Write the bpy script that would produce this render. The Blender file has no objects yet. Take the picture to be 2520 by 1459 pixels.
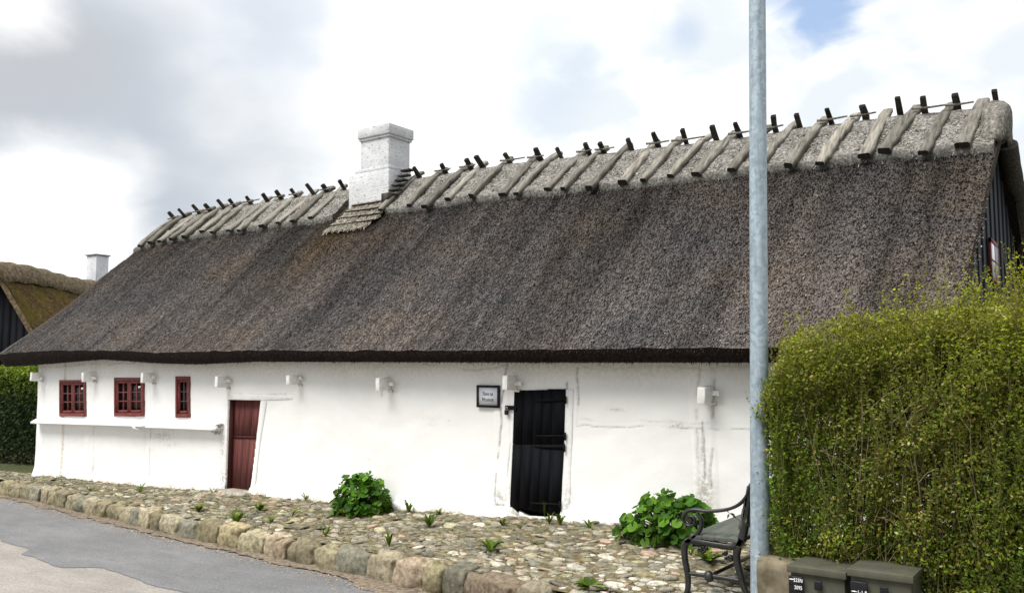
import bpy, bmesh, math, random
import numpy as np
from mathutils import Vector, Matrix, noise as mnoise
random.seed(7); rng = np.random.default_rng(11)
sc = bpy.context.scene
COL = sc.collection
R = math.radians

# ------------------------------------------------------------------ camera geometry (house front wall is the plane y = 8.2)
F, HC, CX, CY, HY = 2100., 1.8, 1260., 729.5, 895.
yaw = R(90) - math.atan(2960. / F); pit = math.atan((HY - CY) / F)
fwd = np.array([-math.sin(yaw) * math.cos(pit), math.cos(yaw) * math.cos(pit), math.sin(pit)])
rgt = np.array([math.cos(yaw), math.sin(yaw), 0.]); upv = np.cross(rgt, fwd); CAM = np.array([0, 0, HC])
def ray(x, y): return fwd * F + rgt * (x - CX) - upv * (y - CY)
def at(x, y, Y): d = ray(x, y); return CAM + d * (Y / d[1])            # a surveyed point on the vertical plane y = Y
def xz(x, y, Y): p = at(x, y, Y); return (p[0], p[2])
# ground survey: level of the wall foot along the house, terrace falling to the kerb, road level
BX = [-60, -30, -17, -13.1, -10.8, -8.8, -7.46, -5.42, -4.5, -3.6, -3.0, 5, 60]
BZ = [-1.3, -.75, -.31, -.215, -.11, -.07, -.03, .06, .11, .16, .2, .45, .9]
def zb(X): return np.interp(X, BX, BZ)
def zg(X, Y): return zb(X) - .08 * (8.2 - np.asarray(Y))
RX = [-60, -30, -16.4, -14.8, -12.1, -10.2, -8.95, -7.7, -6.7, -5.8, -5.3, -2, 10, 60]
RZ = [-1.5, -.93, -.585, -.552, -.486, -.439, -.418, -.395, -.366, -.332, -.319, -.24, .0, .5]
def zr(X): return np.interp(X, RX, RZ)
KX = [-40, -22, -16.9, -15.0, -12.05, -10.24, -8.91, -7.72, -6.79, -5.73, -4.86, -4.2, -3.2, -1.5, 5]
KY = [8.6, 7.85, 7.53, 7.35, 6.97, 6.70, 6.60, 6.48, 6.38, 6.20, 6.12, 5.95, 5.72, 5.45, 5.0]
def ky(X): return np.interp(X, KX, KY)
def on_ground(x, y):
    z = 0.; d = ray(x, y)
    for i in range(60):
        P = CAM + d * ((z - HC) / d[2]); z = .5 * z + .5 * float(zg(P[0], P[1]))
    return CAM + d * ((z - HC) / d[2])

def vnoise(P, s, seed=0.):
    return np.array([mnoise.noise(Vector((p[0] * s + seed, p[1] * s, p[2] * s))) for p in P])
def sines(X, seed, n=7, f0=.5, f1=6.):
    r = np.random.default_rng(seed); X = np.asarray(X, float); o = np.zeros_like(X)
    for f in np.geomspace(f0, f1, n): o += np.sin(X * f * 2 * math.pi * r.uniform(.8, 1.2) + r.uniform(0, 7)) / (1 + f)
    return o / 2

# ------------------------------------------------------------------ mesh helper
class MB:
    def __init__(s): s.v = []; s.q = []; s.t = []; s.c = []; s.n = 0
    def add(s, V, Q=None, T=None, c=(1, 1, 1)):
        V = np.asarray(V, float).reshape(-1, 3)
        if Q is not None and len(Q): s.q.append(np.asarray(Q, int) + s.n)
        if T is not None and len(T): s.t.append(np.asarray(T, int) + s.n)
        c = np.asarray(c, float)
        s.c.append(np.broadcast_to(c, (len(V), 3)).copy()); s.v.append(V); s.n += len(V); return s
    def box(s, c, size, M=None, col=(1, 1, 1)):
        x, y, z = [a / 2 for a in size]
        V = np.array([[-x, -y, -z], [x, -y, -z], [x, y, -z], [-x, y, -z], [-x, -y, z], [x, -y, z], [x, y, z], [-x, y, z]])
        if M is not None: V = V @ np.array(M).T
        return s.add(V + np.asarray(c, float), [[0, 3, 2, 1], [4, 5, 6, 7], [0, 1, 5, 4], [1, 2, 6, 5], [2, 3, 7, 6], [3, 0, 4, 7]], c=col)
    def tube(s, path, rad, n=8, col=(1, 1, 1), sec=None, cap=True, ref=None):
        P = np.asarray(path, float); m = len(P)
        rad = np.broadcast_to(np.asarray(rad, float), (m,)) if np.ndim(rad) < 2 else np.asarray(rad, float)
        T = np.gradient(P, axis=0); T /= np.linalg.norm(T, axis=1)[:, None] + 1e-12
        a = np.array(ref if ref is not None else ((0, 0, 1) if abs(T[0][2]) < .9 else (0, 1, 0)), float); V = []
        if sec is None:
            an = np.arange(n) * 2 * math.pi / n; sec = np.stack([np.cos(an), np.sin(an)], 1)
        n = len(sec)
        for i in range(m):
            if ref is None or True:
                b = np.cross(T[i], a); b /= np.linalg.norm(b) + 1e-12
                a2 = np.cross(b, T[i])
                if ref is None: a = a2
            rr = rad[i] if np.ndim(rad) > 1 else (rad[i], rad[i])
            V.append(P[i] + sec[:, :1] * rr[0] * b + sec[:, 1:] * rr[1] * a2)
        V = np.concatenate(V); Q = []
        for i in range(m - 1):
            for j in range(n):
                k = (j + 1) % n; Q.append([i * n + j, i * n + k, (i + 1) * n + k, (i + 1) * n + j])
        s.add(V, Q, c=col)
        if cap:
            base = s.n - len(V)
            for e, off in ((0, 0), (1, (m - 1) * n)):
                V2 = np.concatenate([V[off:off + n], [V[off:off + n].mean(0)]])
                tr = [[(j + 1) % n, j, n] if e == 0 else [j, (j + 1) % n, n] for j in range(n)]
                s.add(V2, T=tr, c=col)
        return s
    def prism(s, poly, y0, y1, col=(1, 1, 1)):                           # poly in (x, z), extruded along y
        n = len(poly); f = [(p[0], y0, p[1]) for p in poly]; b = [(p[0], y1, p[1]) for p in poly]
        Q = [[i, (i + 1) % n, n + (i + 1) % n, n + i] for i in range(n)]
        from mathutils.geometry import tessellate_polygon
        tri = [list(t) for t in tessellate_polygon([[Vector((p[0], p[1], 0)) for p in poly]])]
        return s.add(f + b, Q, tri + [[a + n for a in reversed(t)] for t in tri], c=col)
    def grid(s, G, col=(1, 1, 1), closed=False):
        h, w = G.shape[:2]; i = np.arange(h * w).reshape(h, w)
        Q = np.stack([i[:-1, :-1], i[:-1, 1:], i[1:, 1:], i[1:, :-1]], -1).reshape(-1, 4)
        if closed: Q = np.concatenate([Q, np.stack([i[:-1, -1], i[:-1, 0], i[1:, 0], i[1:, -1]], -1).reshape(-1, 4)])
        c = np.asarray(col, float)
        return s.add(G.reshape(-1, 3), Q, c=c.reshape(-1, 3) if c.ndim == 3 else c)
    def build(s, name, mat, parent=None, smooth=False, bevel=0, fix=True):
        V = np.concatenate(s.v); C = np.concatenate(s.c)
        if parent is not None:
            o = parent
            while o is not None: V = V - np.array(o.location); o = o.parent
        q = np.concatenate(s.q) if s.q else np.zeros((0, 4), int); t = np.concatenate(s.t) if s.t else np.zeros((0, 3), int)
        me = bpy.data.meshes.new(name); me.vertices.add(len(V)); me.vertices.foreach_set('co', V.astype(np.float32).ravel())
        me.loops.add(q.size + t.size); me.loops.foreach_set('vertex_index', np.concatenate([q.ravel(), t.ravel()]).astype(np.int32))
        st = np.concatenate([np.arange(len(q)) * 4, q.size + np.arange(len(t)) * 3]).astype(np.int32)
        me.polygons.add(len(st)); me.polygons.foreach_set('loop_start', st)
        if smooth: me.polygons.foreach_set('use_smooth', np.ones(len(st), bool))
        at_ = me.color_attributes.new('Col', 'FLOAT_COLOR', 'POINT')
        at_.data.foreach_set('color', np.concatenate([C, np.ones((len(C), 1))], 1).astype(np.float32).ravel())
        me.update(calc_edges=True); me.validate()
        if fix and len(V) < 60000:
            bm = bmesh.new(); bm.from_mesh(me); bmesh.ops.remove_doubles(bm, verts=bm.verts, dist=1e-5)
            bmesh.ops.recalc_face_normals(bm, faces=bm.faces)
            bm.to_mesh(me); bm.free()
        me.materials.append(mat)
        ob = bpy.data.objects.new(name, me); COL.objects.link(ob)
        if parent is not None: ob.parent = parent
        if bevel:
            b = ob.modifiers.new('bevel', 'BEVEL'); b.width = bevel; b.segments = 2; b.limit_method = 'ANGLE'
        return ob
def tag(o, label=None, cat=None, group=None, kind=None):
    if label: o['label'] = label
    if cat: o['category'] = cat
    if group: o['group'] = group
    if kind: o['kind'] = kind
    return o
def empty(name, loc, label, cat, group=None):
    o = bpy.data.objects.new(name, None); o.location = loc; o.empty_display_size = .2; COL.objects.link(o)
    return tag(o, label, cat, group)

# ------------------------------------------------------------------ materials
class NT:
    def __init__(s, name):
        s.m = bpy.data.materials.new(name); s.m.use_nodes = True; s.t = s.m.node_tree; s.t.nodes.clear()
        s.out = s.n('ShaderNodeOutputMaterial'); s.b = s.n('ShaderNodeBsdfPrincipled'); s.l(s.b.outputs[0], s.out.inputs[0])
        s.co = s.n('ShaderNodeTexCoord').outputs['Object']
    def n(s, k, **kw):
        o = s.t.nodes.new(k)
        for a, v in kw.items(): setattr(o, a, v)
        return o
    def l(s, a, b): s.t.links.new(a, b)
    def noise(s, scale, detail=5, stretch=None, rough=.6, dist=0):
        t = s.n('ShaderNodeTexNoise'); t.inputs['Scale'].default_value = scale; t.inputs['Detail'].default_value = detail
        t.inputs['Roughness'].default_value = rough; t.inputs['Distortion'].default_value = dist
        if stretch:
            m = s.n('ShaderNodeMapping'); m.inputs['Scale'].default_value = stretch; s.l(s.co, m.inputs[0]); s.l(m.outputs[0], t.inputs[0])
        else: s.l(s.co, t.inputs[0])
        return t.outputs[0]
    def ramp(s, fac, stops):
        r = s.n('ShaderNodeValToRGB'); e = r.color_ramp.elements
        while len(e) < len(stops): e.new(.5)
        for a, (p, c) in zip(e, stops): a.position = p; a.color = (*c, 1) if not np.isscalar(c) else (c, c, c, 1)
        s.l(fac, r.inputs[0]); return r.outputs[0]
    def mix(s, fac, a, b, mode='MIX'):
        m = s.n('ShaderNodeMix', data_type='RGBA', blend_type=mode)
        for v, i in ((fac, 0), (a, 6), (b, 7)):
            if hasattr(v, 'links'): s.l(v, m.inputs[i])
            else: m.inputs[i].default_value = v if np.isscalar(v) else (*v, 1)
        return m.outputs[2]
    def attr(s, name='Col'):
        a = s.n('ShaderNodeAttribute'); a.attribute_name = name; return a.outputs['Color']
    def sep(s, c):
        x = s.n('ShaderNodeSeparateColor'); s.l(c, x.inputs[0]); return x.outputs
    def math(s, op, a, b=0.):
        m = s.n('ShaderNodeMath', operation=op)
        for v, i in ((a, 0), (b, 1)):
            if hasattr(v, 'links'): s.l(v, m.inputs[i])
            else: m.inputs[i].default_value = v
        return m.outputs[0]
    def done(s, col, rough=.85, bump=None, bs=.3, bd=.02, spec=.3, metal=0, rough_sock=None):
        if hasattr(col, 'links'): s.l(col, s.b.inputs['Base Color'])
        else: s.b.inputs['Base Color'].default_value = (*col, 1)
        s.b.inputs['Roughness'].default_value = rough; s.b.inputs['Metallic'].default_value = metal
        s.b.inputs['Specular IOR Level'].default_value = spec
        if rough_sock is not None: s.l(rough_sock, s.b.inputs['Roughness'])
        if bump is not None:
            k = s.n('ShaderNodeBump'); k.inputs['Strength'].default_value = bs; k.inputs['Distance'].default_value = bd
            s.l(bump, k.inputs['Height']); s.l(k.outputs[0], s.b.inputs['Normal'])
        return s.m
def simple(name, a, b, scale, rough=.8, bs=.3, bd=.01, stretch=None, lo=.35, hi=.65, spec=.3, detail=6, metal=0):
    t = NT(name); f = t.noise(scale, detail, stretch)
    c = t.ramp(f, [(lo, a), (hi, b)]); c = t.mix(1., c, t.attr(), 'MULTIPLY')
    return t.done(c, rough, f, bs, bd, spec, metal)

def thatch(name, dark, mid, light, moss=None, mossamt=.0, sp=62, streak=True):
    t = NT(name)
    f1 = t.noise(sp, 3, (1, .8, .8), .7); f2 = t.noise(.55, 4); f3 = t.noise(1.6, 4, (1.2, .12, .12)); f4 = t.noise(7., 3, (1., .07, .07))
    c = t.ramp(f1, [(.3, dark), (.52, mid), (.72, light)])
    if streak:
        c = t.mix(1., c, t.ramp(f3, [(.34, .58), (.5, .95), (.68, 1.12)]), 'MULTIPLY')
        c = t.mix(1., c, t.ramp(f4, [(.34, .80), (.5, 1.), (.66, 1.12)]), 'MULTIPLY')
        c = t.mix(1., c, t.ramp(f2, [(.32, (.74, .77, .82)), (.5, (1.0, .96, .96)), (.68, (1.2, 1.06, .92))]), 'MULTIPLY')
    if moss: c = t.mix(t.ramp(t.noise(1.1, 6), [(.5 - mossamt, 0.), (.72 - mossamt, 1.)]), c, moss)
    c = t.mix(1., c, t.attr(), 'MULTIPLY')
    return t.done(c, .95, f1, .9, .03, .1)
M = {}
M['thatch'] = thatch('weathered_thatch', (.055, .050, .0465), (.118, .108, .101), (.245, .228, .214))
M['ridge_straw'] = thatch('ridge_straw', (.07, .066, .059), (.205, .196, .178), (.43, .42, .395), (.11, .11, .06), -.22, 30, False)
M['eave_cut'] = simple('cut_reed', (.006, .0035, .003), (.024, .014, .011), 30, .95, .8, .02)  # near-black colour carries the shade of the downward-facing eave
M['moss_thatch'] = thatch('mossy_thatch', (.025, .016, .006), (.085, .058, .022), (.16, .12, .05), (.075, .062, .006), -.02, 14)
M['old_thatch'] = thatch('brown_thatch', (.04, .03, .02), (.13, .10, .065), (.22, .18, .12), None, 0, 12, False)
M['grey_wood'] = simple('grey_weathered_wood', (.09, .083, .072), (.31, .29, .255), 9, .9, .7, .012, (3, .45, .45), .33, .68)
M['peg_wood'] = simple('dark_and_shaded_wood', (.02, .016, .014), (.075, .06, .052), 8, .9, .6, .01, (2, .6, .6))  # dark timber; on the upright ridge board ends it paints their shade
M['black_wood'] = simple('black_tarred_boards', (.0018, .0022, .0035), (.005, .006, .0095), 6, .75, .5, .006, (6, 6, .5), spec=.12)
M['gable_wood'] = simple('blue_black_boards', (.004, .006, .009), (.010, .0145, .021), 6, .7, .5, .006, (6, 6, .5), spec=.2)
M['red_wood'] = simple('red_oxide_boards', (.075, .020, .019), (.20, .062, .056), 7, .8, .6, .006, (6, 6, .35), .3, .68)
M['red_paint'] = simple('red_oxide_paint', (.12, .024, .021), (.20, .05, .043), 12, .6, .3, .004)
M['iron'] = simple('black_iron', (.006, .006, .006), (.016, .015, .014), 30, .85, .3, .003, spec=.1)
M['bench_iron'] = simple('black_cast_iron', (.008, .009, .009), (.02, .022, .022), 20, .38, .25, .003, spec=.5)
M['bench_wood'] = simple('grey_green_paint', (.06, .07, .06), (.10, .112, .098), 7, .6, .3, .003, (3, .4, 3))
M['brass'] = simple('brass_shackle', (.5, .45, .35), (.7, .65, .55), 20, .35, .1, .001, metal=.8)
M['sign_paper'] = simple('pale_sign_paper', (.72, .74, .80), (.78, .80, .86), 5, .6, .05, .001)
M['sign_frame'] = simple('black_sign_frame', (.005, .004, .009), (.01, .008, .015), 10, .4, .1, .001)
M['ink'] = simple('dark_ink', (.05, .05, .06), (.09, .09, .10), 10, .8, 0, .001)
M['white_ink'] = simple('white_print', (.75, .75, .75), (.8, .8, .8), 10, .8, 0, .001)
M['leaf'] = simple('leaf', (.8, .8, .8), (1.1, 1.1, 1.1), 5, .62, 0, .001, spec=.22)
lt_ = M['leaf'].node_tree; tb = lt_.nodes.new('ShaderNodeBsdfTranslucent'); ms = lt_.nodes.new('ShaderNodeMixShader'); pb_ = [n for n in lt_.nodes if n.type == 'BSDF_PRINCIPLED'][0]; ot = [n for n in lt_.nodes if n.type == 'OUTPUT_MATERIAL'][0]
ms.inputs[0].default_value = .32; lt_.links.new(pb_.outputs[0], ms.inputs[1]); lt_.links.new(tb.outputs[0], ms.inputs[2]); lt_.links.new(ms.outputs[0], ot.inputs[0]); lt_.links.new(pb_.inputs['Base Color'].links[0].from_socket, tb.inputs[0])
M['stone'] = simple('field_stone', (.42, .41, .35), (1.38, 1.36, 1.3), 19, .9, 1., .016, None, .3, .68, detail=9)
M['cabinet'] = simple('grey_green_cabinet', (.050, .052, .036), (.088, .088, .064), 8, .6, .1, .002, (1, 1, .5), .3, .7, detail=10)
M['cabinet_dark'] = simple('dark_cabinet', (.018, .02, .018), (.03, .032, .028), 6, .55, .1, .002)
M['plate'] = simple('black_plate', (.006, .007, .010), (.012, .013, .018), 9, .35, .1, .001)
M['concrete'] = simple('lichened_concrete', (.08, .064, .034), (.21, .18, .125), 7, .9, .6, .01)
M['soil'] = simple('mossy_soil', (.075, .062, .034), (.19, .16, .105), 9, .95, .8, .03)
M['dirt'] = simple('gutter_grit', (.085, .062, .042), (.25, .205, .155), 22, .95, .8, .02)
M['grass'] = simple('rough_grass', (.02, .03, .008), (.06, .07, .02), 9, .95, .8, .03)
M['slate'] = simple('dark_slate', (.02, .02, .02), (.06, .055, .05), 15, .7, .4, .004)
M['bark'] = simple('pale_bark', (.08, .066, .034), (.21, .175, .10), 22, .85, .5, .004)

t = NT('whitewash')                                                     # Col: r = dirt, g = crack, b = warm stain and painted eave shade
a = t.sep(t.attr()); n1 = t.noise(2.2, 6); n2 = t.noise(24, 5); n3 = t.noise(90, 3)
c = t.ramp(n1, [(.3, (.84, .838, .82)), (.6, (.89, .89, .88))])
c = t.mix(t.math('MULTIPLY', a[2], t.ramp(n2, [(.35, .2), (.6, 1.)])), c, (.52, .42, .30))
c = t.mix(t.math('MULTIPLY', a[0], t.ramp(n2, [(.44, 0.), (.54, 1.)])), c, (.16, .15, .14))
c = t.mix(a[1], c, (.06, .055, .05))
h = t.math('SUBTRACT', t.math('ADD', t.math('MULTIPLY', n1, 1.5), t.math('ADD', n2, t.math('MULTIPLY', n3, .25))), t.math('MULTIPLY', a[1], 2.))
M['white'] = t.done(c, .9, h, .10, .02, .2)
t = NT('limewashed_brick')
n1 = t.noise(3, 6); n2 = t.noise(16, 5, (1, 1, 2.4))
br = t.n('ShaderNodeTexBrick'); mp = t.n('ShaderNodeMapping'); mp.inputs['Rotation'].default_value = (R(90), 0, 0)
t.l(t.co, mp.inputs[0]); t.l(mp.outputs[0], br.inputs[0]); br.inputs['Scale'].default_value = 1; br.inputs['Brick Width'].default_value = .24
br.inputs['Row Height'].default_value = .068; br.inputs['Mortar Size'].default_value = .005; br.inputs['Mortar Smooth'].default_value = .6
c = t.ramp(n1, [(.3, (.47, .48, .50)), (.65, (.64, .65, .67))])
c = t.mix(t.ramp(n2, [(.56, 0.), (.68, .8)]), c, (.20, .19, .18))
c = t.mix(1., c, t.attr(), 'MULTIPLY')
M['chimney'] = t.done(c, .9, t.math('ADD', t.math('MULTIPLY', br.outputs['Fac'], -.22), n2), .5, .012, .2)
t = NT('galvanised_steel')
vo = t.n('ShaderNodeTexVoronoi'); vo.inputs['Scale'].default_value = 38; t.l(t.co, vo.inputs[0]); n2 = t.noise(9, 5, (3, 3, .25)); n1 = t.noise(60, 4)
c = t.ramp(vo.outputs['Color'], [(.15, (.26, .33, .385)), (.85, (.38, .455, .51))])
c = t.mix(1., c, t.ramp(n2, [(.35, .78), (.65, 1.1)]), 'MULTIPLY')
c = t.mix(t.ramp(n1, [(.64, 0.), (.72, .5)]), c, (.6, .66, .7))
M['galv'] = t.done(c, .55, n1, .12, .002, .5, .35)
def asphalt(name, lo, hi, spk):
    t = NT(name); n1 = t.noise(.7, 6); n2 = t.noise(120, 3); n3 = t.noise(380, 2); n5 = t.noise(34, 4); n4 = t.noise(3.5, 6, (.5, 1.4, 1))
    c = t.ramp(n1, [(.3, lo), (.7, hi)]); c = t.mix(1., c, t.ramp(n4, [(.3, .84), (.7, 1.1)]), 'MULTIPLY')
    c = t.mix(1., c, t.ramp(n2, [(.33, .62), (.5, 1.), (.68, spk)]), 'MULTIPLY')
    c = t.mix(1., c, t.ramp(n5, [(.36, .86), (.5, 1.), (.66, 1.1)]), 'MULTIPLY')
    return t.done(c, .9, t.math('ADD', n2, n3), .6, .008, .25)
M['asphalt'] = asphalt('grey_asphalt', (.145, .147, .152), (.20, .20, .203), 1.5)
M['old_asphalt'] = asphalt('pale_worn_asphalt', (.25, .230, .208), (.33, .308, .282), 1.5)
t = NT('window_glass'); M['glass'] = t.done((.012, .009, .010), .08, None, spec=.5)
t = NT('sky_painted_glass'); M['glass_light'] = t.done((.75, .78, .85), .15, None, spec=.5)  # pale base colour stands in for the reflected sky

# ------------------------------------------------------------------ setting: ground, road, terrace
def sheet(name, xs, ysf, zf, mat, nv=20, kind='structure'):
    xs = np.asarray(xs, float); G = np.zeros((nv, len(xs), 3))
    for j, x in enumerate(xs):
        y0, y1 = ysf(x); Y = np.linspace(y0, y1, nv); G[:, j, 0] = x; G[:, j, 1] = Y; G[:, j, 2] = zf(x, Y)
    o = MB().grid(G).build(name, mat, smooth=True); tag(o, kind=kind); return o
gx = np.concatenate([[-900, -300, -120], np.linspace(-60, -2.2, 60), np.linspace(-2, 30, 20), [120, 300, 900]])
gm = MB(); ys = np.concatenate([[-900, -200, -60], np.linspace(-30, 7.9, 24), [8.25], np.linspace(9, 60, 20), [200, 900]])
GG = np.array([[(x, y, (float(zr(x)) - .05) if y < 8.1 else float(zb(x)) - .04) for x in gx] for y in ys]); gm.grid(GG)
tag(gm.build('ground', M['grass'], smooth=True), kind='structure')
sheet('road', np.linspace(-60, 30, 180), lambda x: (-9., ky(x) + .12), lambda x, Y: zr(x) + 0 * Y, M['old_asphalt'], 24)
PX = [-60, -30, -12.85, -11.9, -10.98, -10.74, -9.57, -9.18, -8.09, -6.5, -5, -2, 8, 30]; PY = [7.0, 6.3, 5.54, 5.34, 5.28, 5.06, 4.96, 5.18, 5.03, 5.0, 4.9, 4.7, 4.2, 3.6]
pxs = np.linspace(-60, 30, 900)
sheet('road_surface_strip', pxs, lambda x: (np.interp(x, PX, PY) + .03 * float(sines(x, 3, 10, .3, 14)), ky(x) + .1), lambda x, Y: zr(x) + .005 + 0 * Y, M['asphalt'], 14)
dxs = np.linspace(-30, 2, 1300)
def dirt_y(x):
    w = .0 + .085 * abs(float(sines(x, 5, 9, .25, 7))) + (.16 * math.exp(-((x + 5.9) / .35) ** 2)); return ky(x) - .13 - w, ky(x) + .05
sheet('gutter_grit', dxs, dirt_y, lambda x, Y: zr(x) + .009 + .018 * np.clip((Y - ky(x) + .33) / .3, 0, 1), M['dirt'], 5)
# loose grit and pebbles lying in the gutter
gb = MB()
for i in range(2600):
    x = rng.uniform(-17, -3.5); y = ky(x) - .13 - abs(rng.normal(0, .12)); r = rng.uniform(.003, .009) * (1.6 if rng.random() < .06 else 1)
    c = np.array([.34, .28, .21]) * rng.uniform(.4, 1.5); p = np.array([x, y, float(zr(x)) + .012])
    V = np.array([[1, 0, 0], [0, 1, 0], [-1, 0, 0], [0, -1, 0], [0, 0, .8]]) * r * rng.uniform(.7, 1.4, (5, 1))
    gb.add(p + V, T=[[0, 1, 4], [1, 2, 4], [2, 3, 4], [3, 0, 4]], c=c)
tag(gb.build('gravel', M['stone'], fix=False), kind='stuff')
# cobbled terrace: earth bed and set stones
bed = MB(); bxs = np.linspace(-24, 2.5, 220); G = np.zeros((16, 220, 3))
for j, x in enumerate(bxs):
    Y = np.linspace(ky(x) + .13, 8.3, 16); G[:, j, 0] = x; G[:, j, 1] = Y; G[:, j, 2] = zg(x, Y) - .001 + .005 * np.sin(9 * x + 13 * Y)
bed.grid(G, (1, .95, .8))
tag(bed.build('terrace_ground', M['soil'], smooth=True), kind='structure')
cells = {}; stones = []
def try_stone(x, y, r, ra):
    k = (int(x // .16), int(y // .16))
    for i in (-1, 0, 1):
        for j in (-1, 0, 1):
            for (a, b, c_, ra2) in cells.get((k[0] + i, k[1] + j), ()):
                dx, dy = (x - a) / 1.25, (y - b)
                if dx * dx + dy * dy < (.86 * (r + c_)) ** 2: return False
    cells.setdefault(k, []).append((x, y, r, ra)); stones.append((x, y, r, ra)); return True
for r0, r1, n in ((.062, .082, 2000), (.042, .062, 9000), (.03, .045, 26000), (.018, .03, 60000)):
    for i in range(n):
        x = rng.uniform(-18.5, -1.6); y = rng.uniform(5.4, 8.26); r = rng.uniform(r0, r1)
        if y < ky(x) + .16 or y > 8.25: continue
        if r > .075 and rng.random() < .45: continue
        try_stone(x, y, r, rng.uniform(-.35, .35))
cob = MB(); an = np.arange(10) * 2 * math.pi / 10; rings = [(1., -.35), (.98, .25), (.82, .66), (.5, .92)]
pal = np.array([[.27, .24, .175], [.215, .20, .145], [.18, .175, .135], [.33, .30, .23], [.25, .235, .19], [.20, .19, .15], [.29, .235, .17]])
for (x, y, r, ra) in stones:
    z = float(zg(x, y)); sx, sy, sz = r * rng.uniform(1.15, 1.55), r * rng.uniform(.85, 1.05), r * rng.uniform(.22, .38)
    lob = 1 + .16 * np.cos(2 * an + rng.uniform(0, 6)) + .12 * np.cos(3 * an + rng.uniform(0, 6)); tx, ty = rng.normal(0, .12, 2)
    V = []
    for k, (q, h) in enumerate(rings):
        px_, py_ = np.cos(an) * sx * q * lob, np.sin(an) * sy * q * lob
        V.append(np.stack([px_, py_, h * sz + tx * px_ + ty * py_ + rng.normal(0, .02 * sz, 10)], 1))
    V = np.concatenate(V + [np.array([[0, 0, sz]])]); ca, sa = math.cos(ra), math.sin(ra)
    V = V @ np.array([[ca, sa, 0], [-sa, ca, 0], [0, 0, 1]]) + np.array([x, y, z - .004])
    near = np.clip((x + 7.) / 4, 0, 1) * np.clip((7.6 - y) / 1.2, 0, 1)
    if rng.random() < .08 + .36 * near: c = np.array([.46, .44, .39]) * rng.uniform(.75, 1.15)
    else: c = pal[rng.integers(len(pal))] * rng.uniform(.65, 1.15)
    if rng.random() < .03: c = np.array([.40, .25, .19])
    if rng.random() < .30 * (1 - near): c = c * np.array([.86, .86, .55])
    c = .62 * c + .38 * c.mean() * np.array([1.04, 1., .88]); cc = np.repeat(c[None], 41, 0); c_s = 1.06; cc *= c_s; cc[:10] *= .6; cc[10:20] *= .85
    Q = [[k * 10 + j, k * 10 + (j + 1) % 10, (k + 1) * 10 + (j + 1) % 10, (k + 1) * 10 + j] for k in range(3) for j in range(10)]
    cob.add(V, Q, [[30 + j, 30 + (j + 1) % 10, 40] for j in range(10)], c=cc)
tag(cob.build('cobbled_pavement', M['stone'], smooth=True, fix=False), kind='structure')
# moss and grass blades in the joints
jo = MB()
for i in range(11000):
    x = rng.uniform(-17.5, -2); y = rng.uniform(ky(x) + .1, 8.2)
    if sines(x * 1.3 + y * 2.1, 9, 6, .3, 2) + sines(y * 3. - x, 10, 5, .3, 2) < .15 and rng.random() < .75: continue
    z = float(zg(x, y)); h = rng.uniform(.012, .04); a_ = rng.uniform(0, 6.3); w = .004
    b = np.array([math.cos(a_), math.sin(a_), 0]); l = np.array([rng.normal(0, .5) * h, rng.normal(0, .5) * h, h])
    p = np.array([x, y, z]); jo.add([p - b * w, p + b * w, p + l], T=[[0, 1, 2]], c=np.array([.10, .105, .022]) * rng.uniform(.6, 1.6))
tag(jo.build('joint_moss', M['leaf'], fix=False), kind='stuff')
# soil under hedge and cabinets
sheet('hedge_bed', np.linspace(-2.0, 8, 40), lambda x: (4.7 + .02 * x, 8.3), lambda x, Y: zg(x, Y) + .02 + .02 * np.sin(5 * x + 7 * Y), M['soil'], 16)

# ------------------------------------------------------------------ kerb stones, each its own thing
def rock(c, size, seed, ex=.42, rough=.05, n=9, rz=0):
    r = np.random.default_rng(seed); V = []; Q = []
    g = np.linspace(-1, 1, n); k = 0; mb = MB()
    for ax in range(3):
        for s_ in (-1, 1):
            U, W = np.meshgrid(g, g); P = np.zeros((n, n, 3)); o = [0, 1, 2]; o.remove(ax)
            P[..., ax] = s_; P[..., o[0]] = U * (s_ if ax != 1 else -s_); P[..., o[1]] = W
            L = np.linalg.norm(P, axis=2, keepdims=True); Lm = np.abs(P).max(axis=2, keepdims=True)
            P = P * (1 - ex) + P / L * Lm * ex * 1.25
            V.append(P.reshape(-1, 3)); i = np.arange(n * n).reshape(n, n) + k; k += n * n
            Q.append(np.stack([i[:-1, :-1], i[:-1, 1:], i[1:, 1:], i[1:, :-1]], -1).reshape(-1, 4))
    V = np.concatenate(V); Q = np.concatenate(Q)
    d = vnoise(V, 1.1, seed * 3.7) * rough * 2.6 + vnoise(V, 2.7, seed * 1.3) * rough
    V = V * (1 + d)[:, None]; V[:, 0] += V[:, 2] * r.uniform(-.07, .07); V[:, 1] += np.minimum(0, V[:, 1]) * V[:, 2] * -.10
    V = V * np.array(size) / 2; ca, sa = math.cos(rz), math.sin(rz)
    return V @ np.array([[ca, sa, 0], [-sa, ca, 0], [0, 0, 1]]) + np.array(c), Q
bd = [1335, 1272, 1155, 1100, 1047, 965, 905, 835, 775, 710, 678, 650, 590, 537, 480, 440, 392, 365, 343, 315, 290, 262, 240, 213, 188, 165, 140, 118, 97, 75, 52, 28, 0]
ktop = ([0, 100, 280, 420, 560, 700, 830, 980, 1155, 1270, 1340], [1185, 1205, 1245, 1275, 1302, 1330, 1352, 1388, 1408, 1445, 1462])
cn = ['brown', 'reddish brown', 'dark grey', 'olive', 'pinkish', 'rounded tan', 'grey', 'olive brown', 'olive brown', 'rusty tan', 'pinkish tan', 'olive tan', 'yellowish tan', 'olive', 'grey', 'pale tan']
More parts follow.
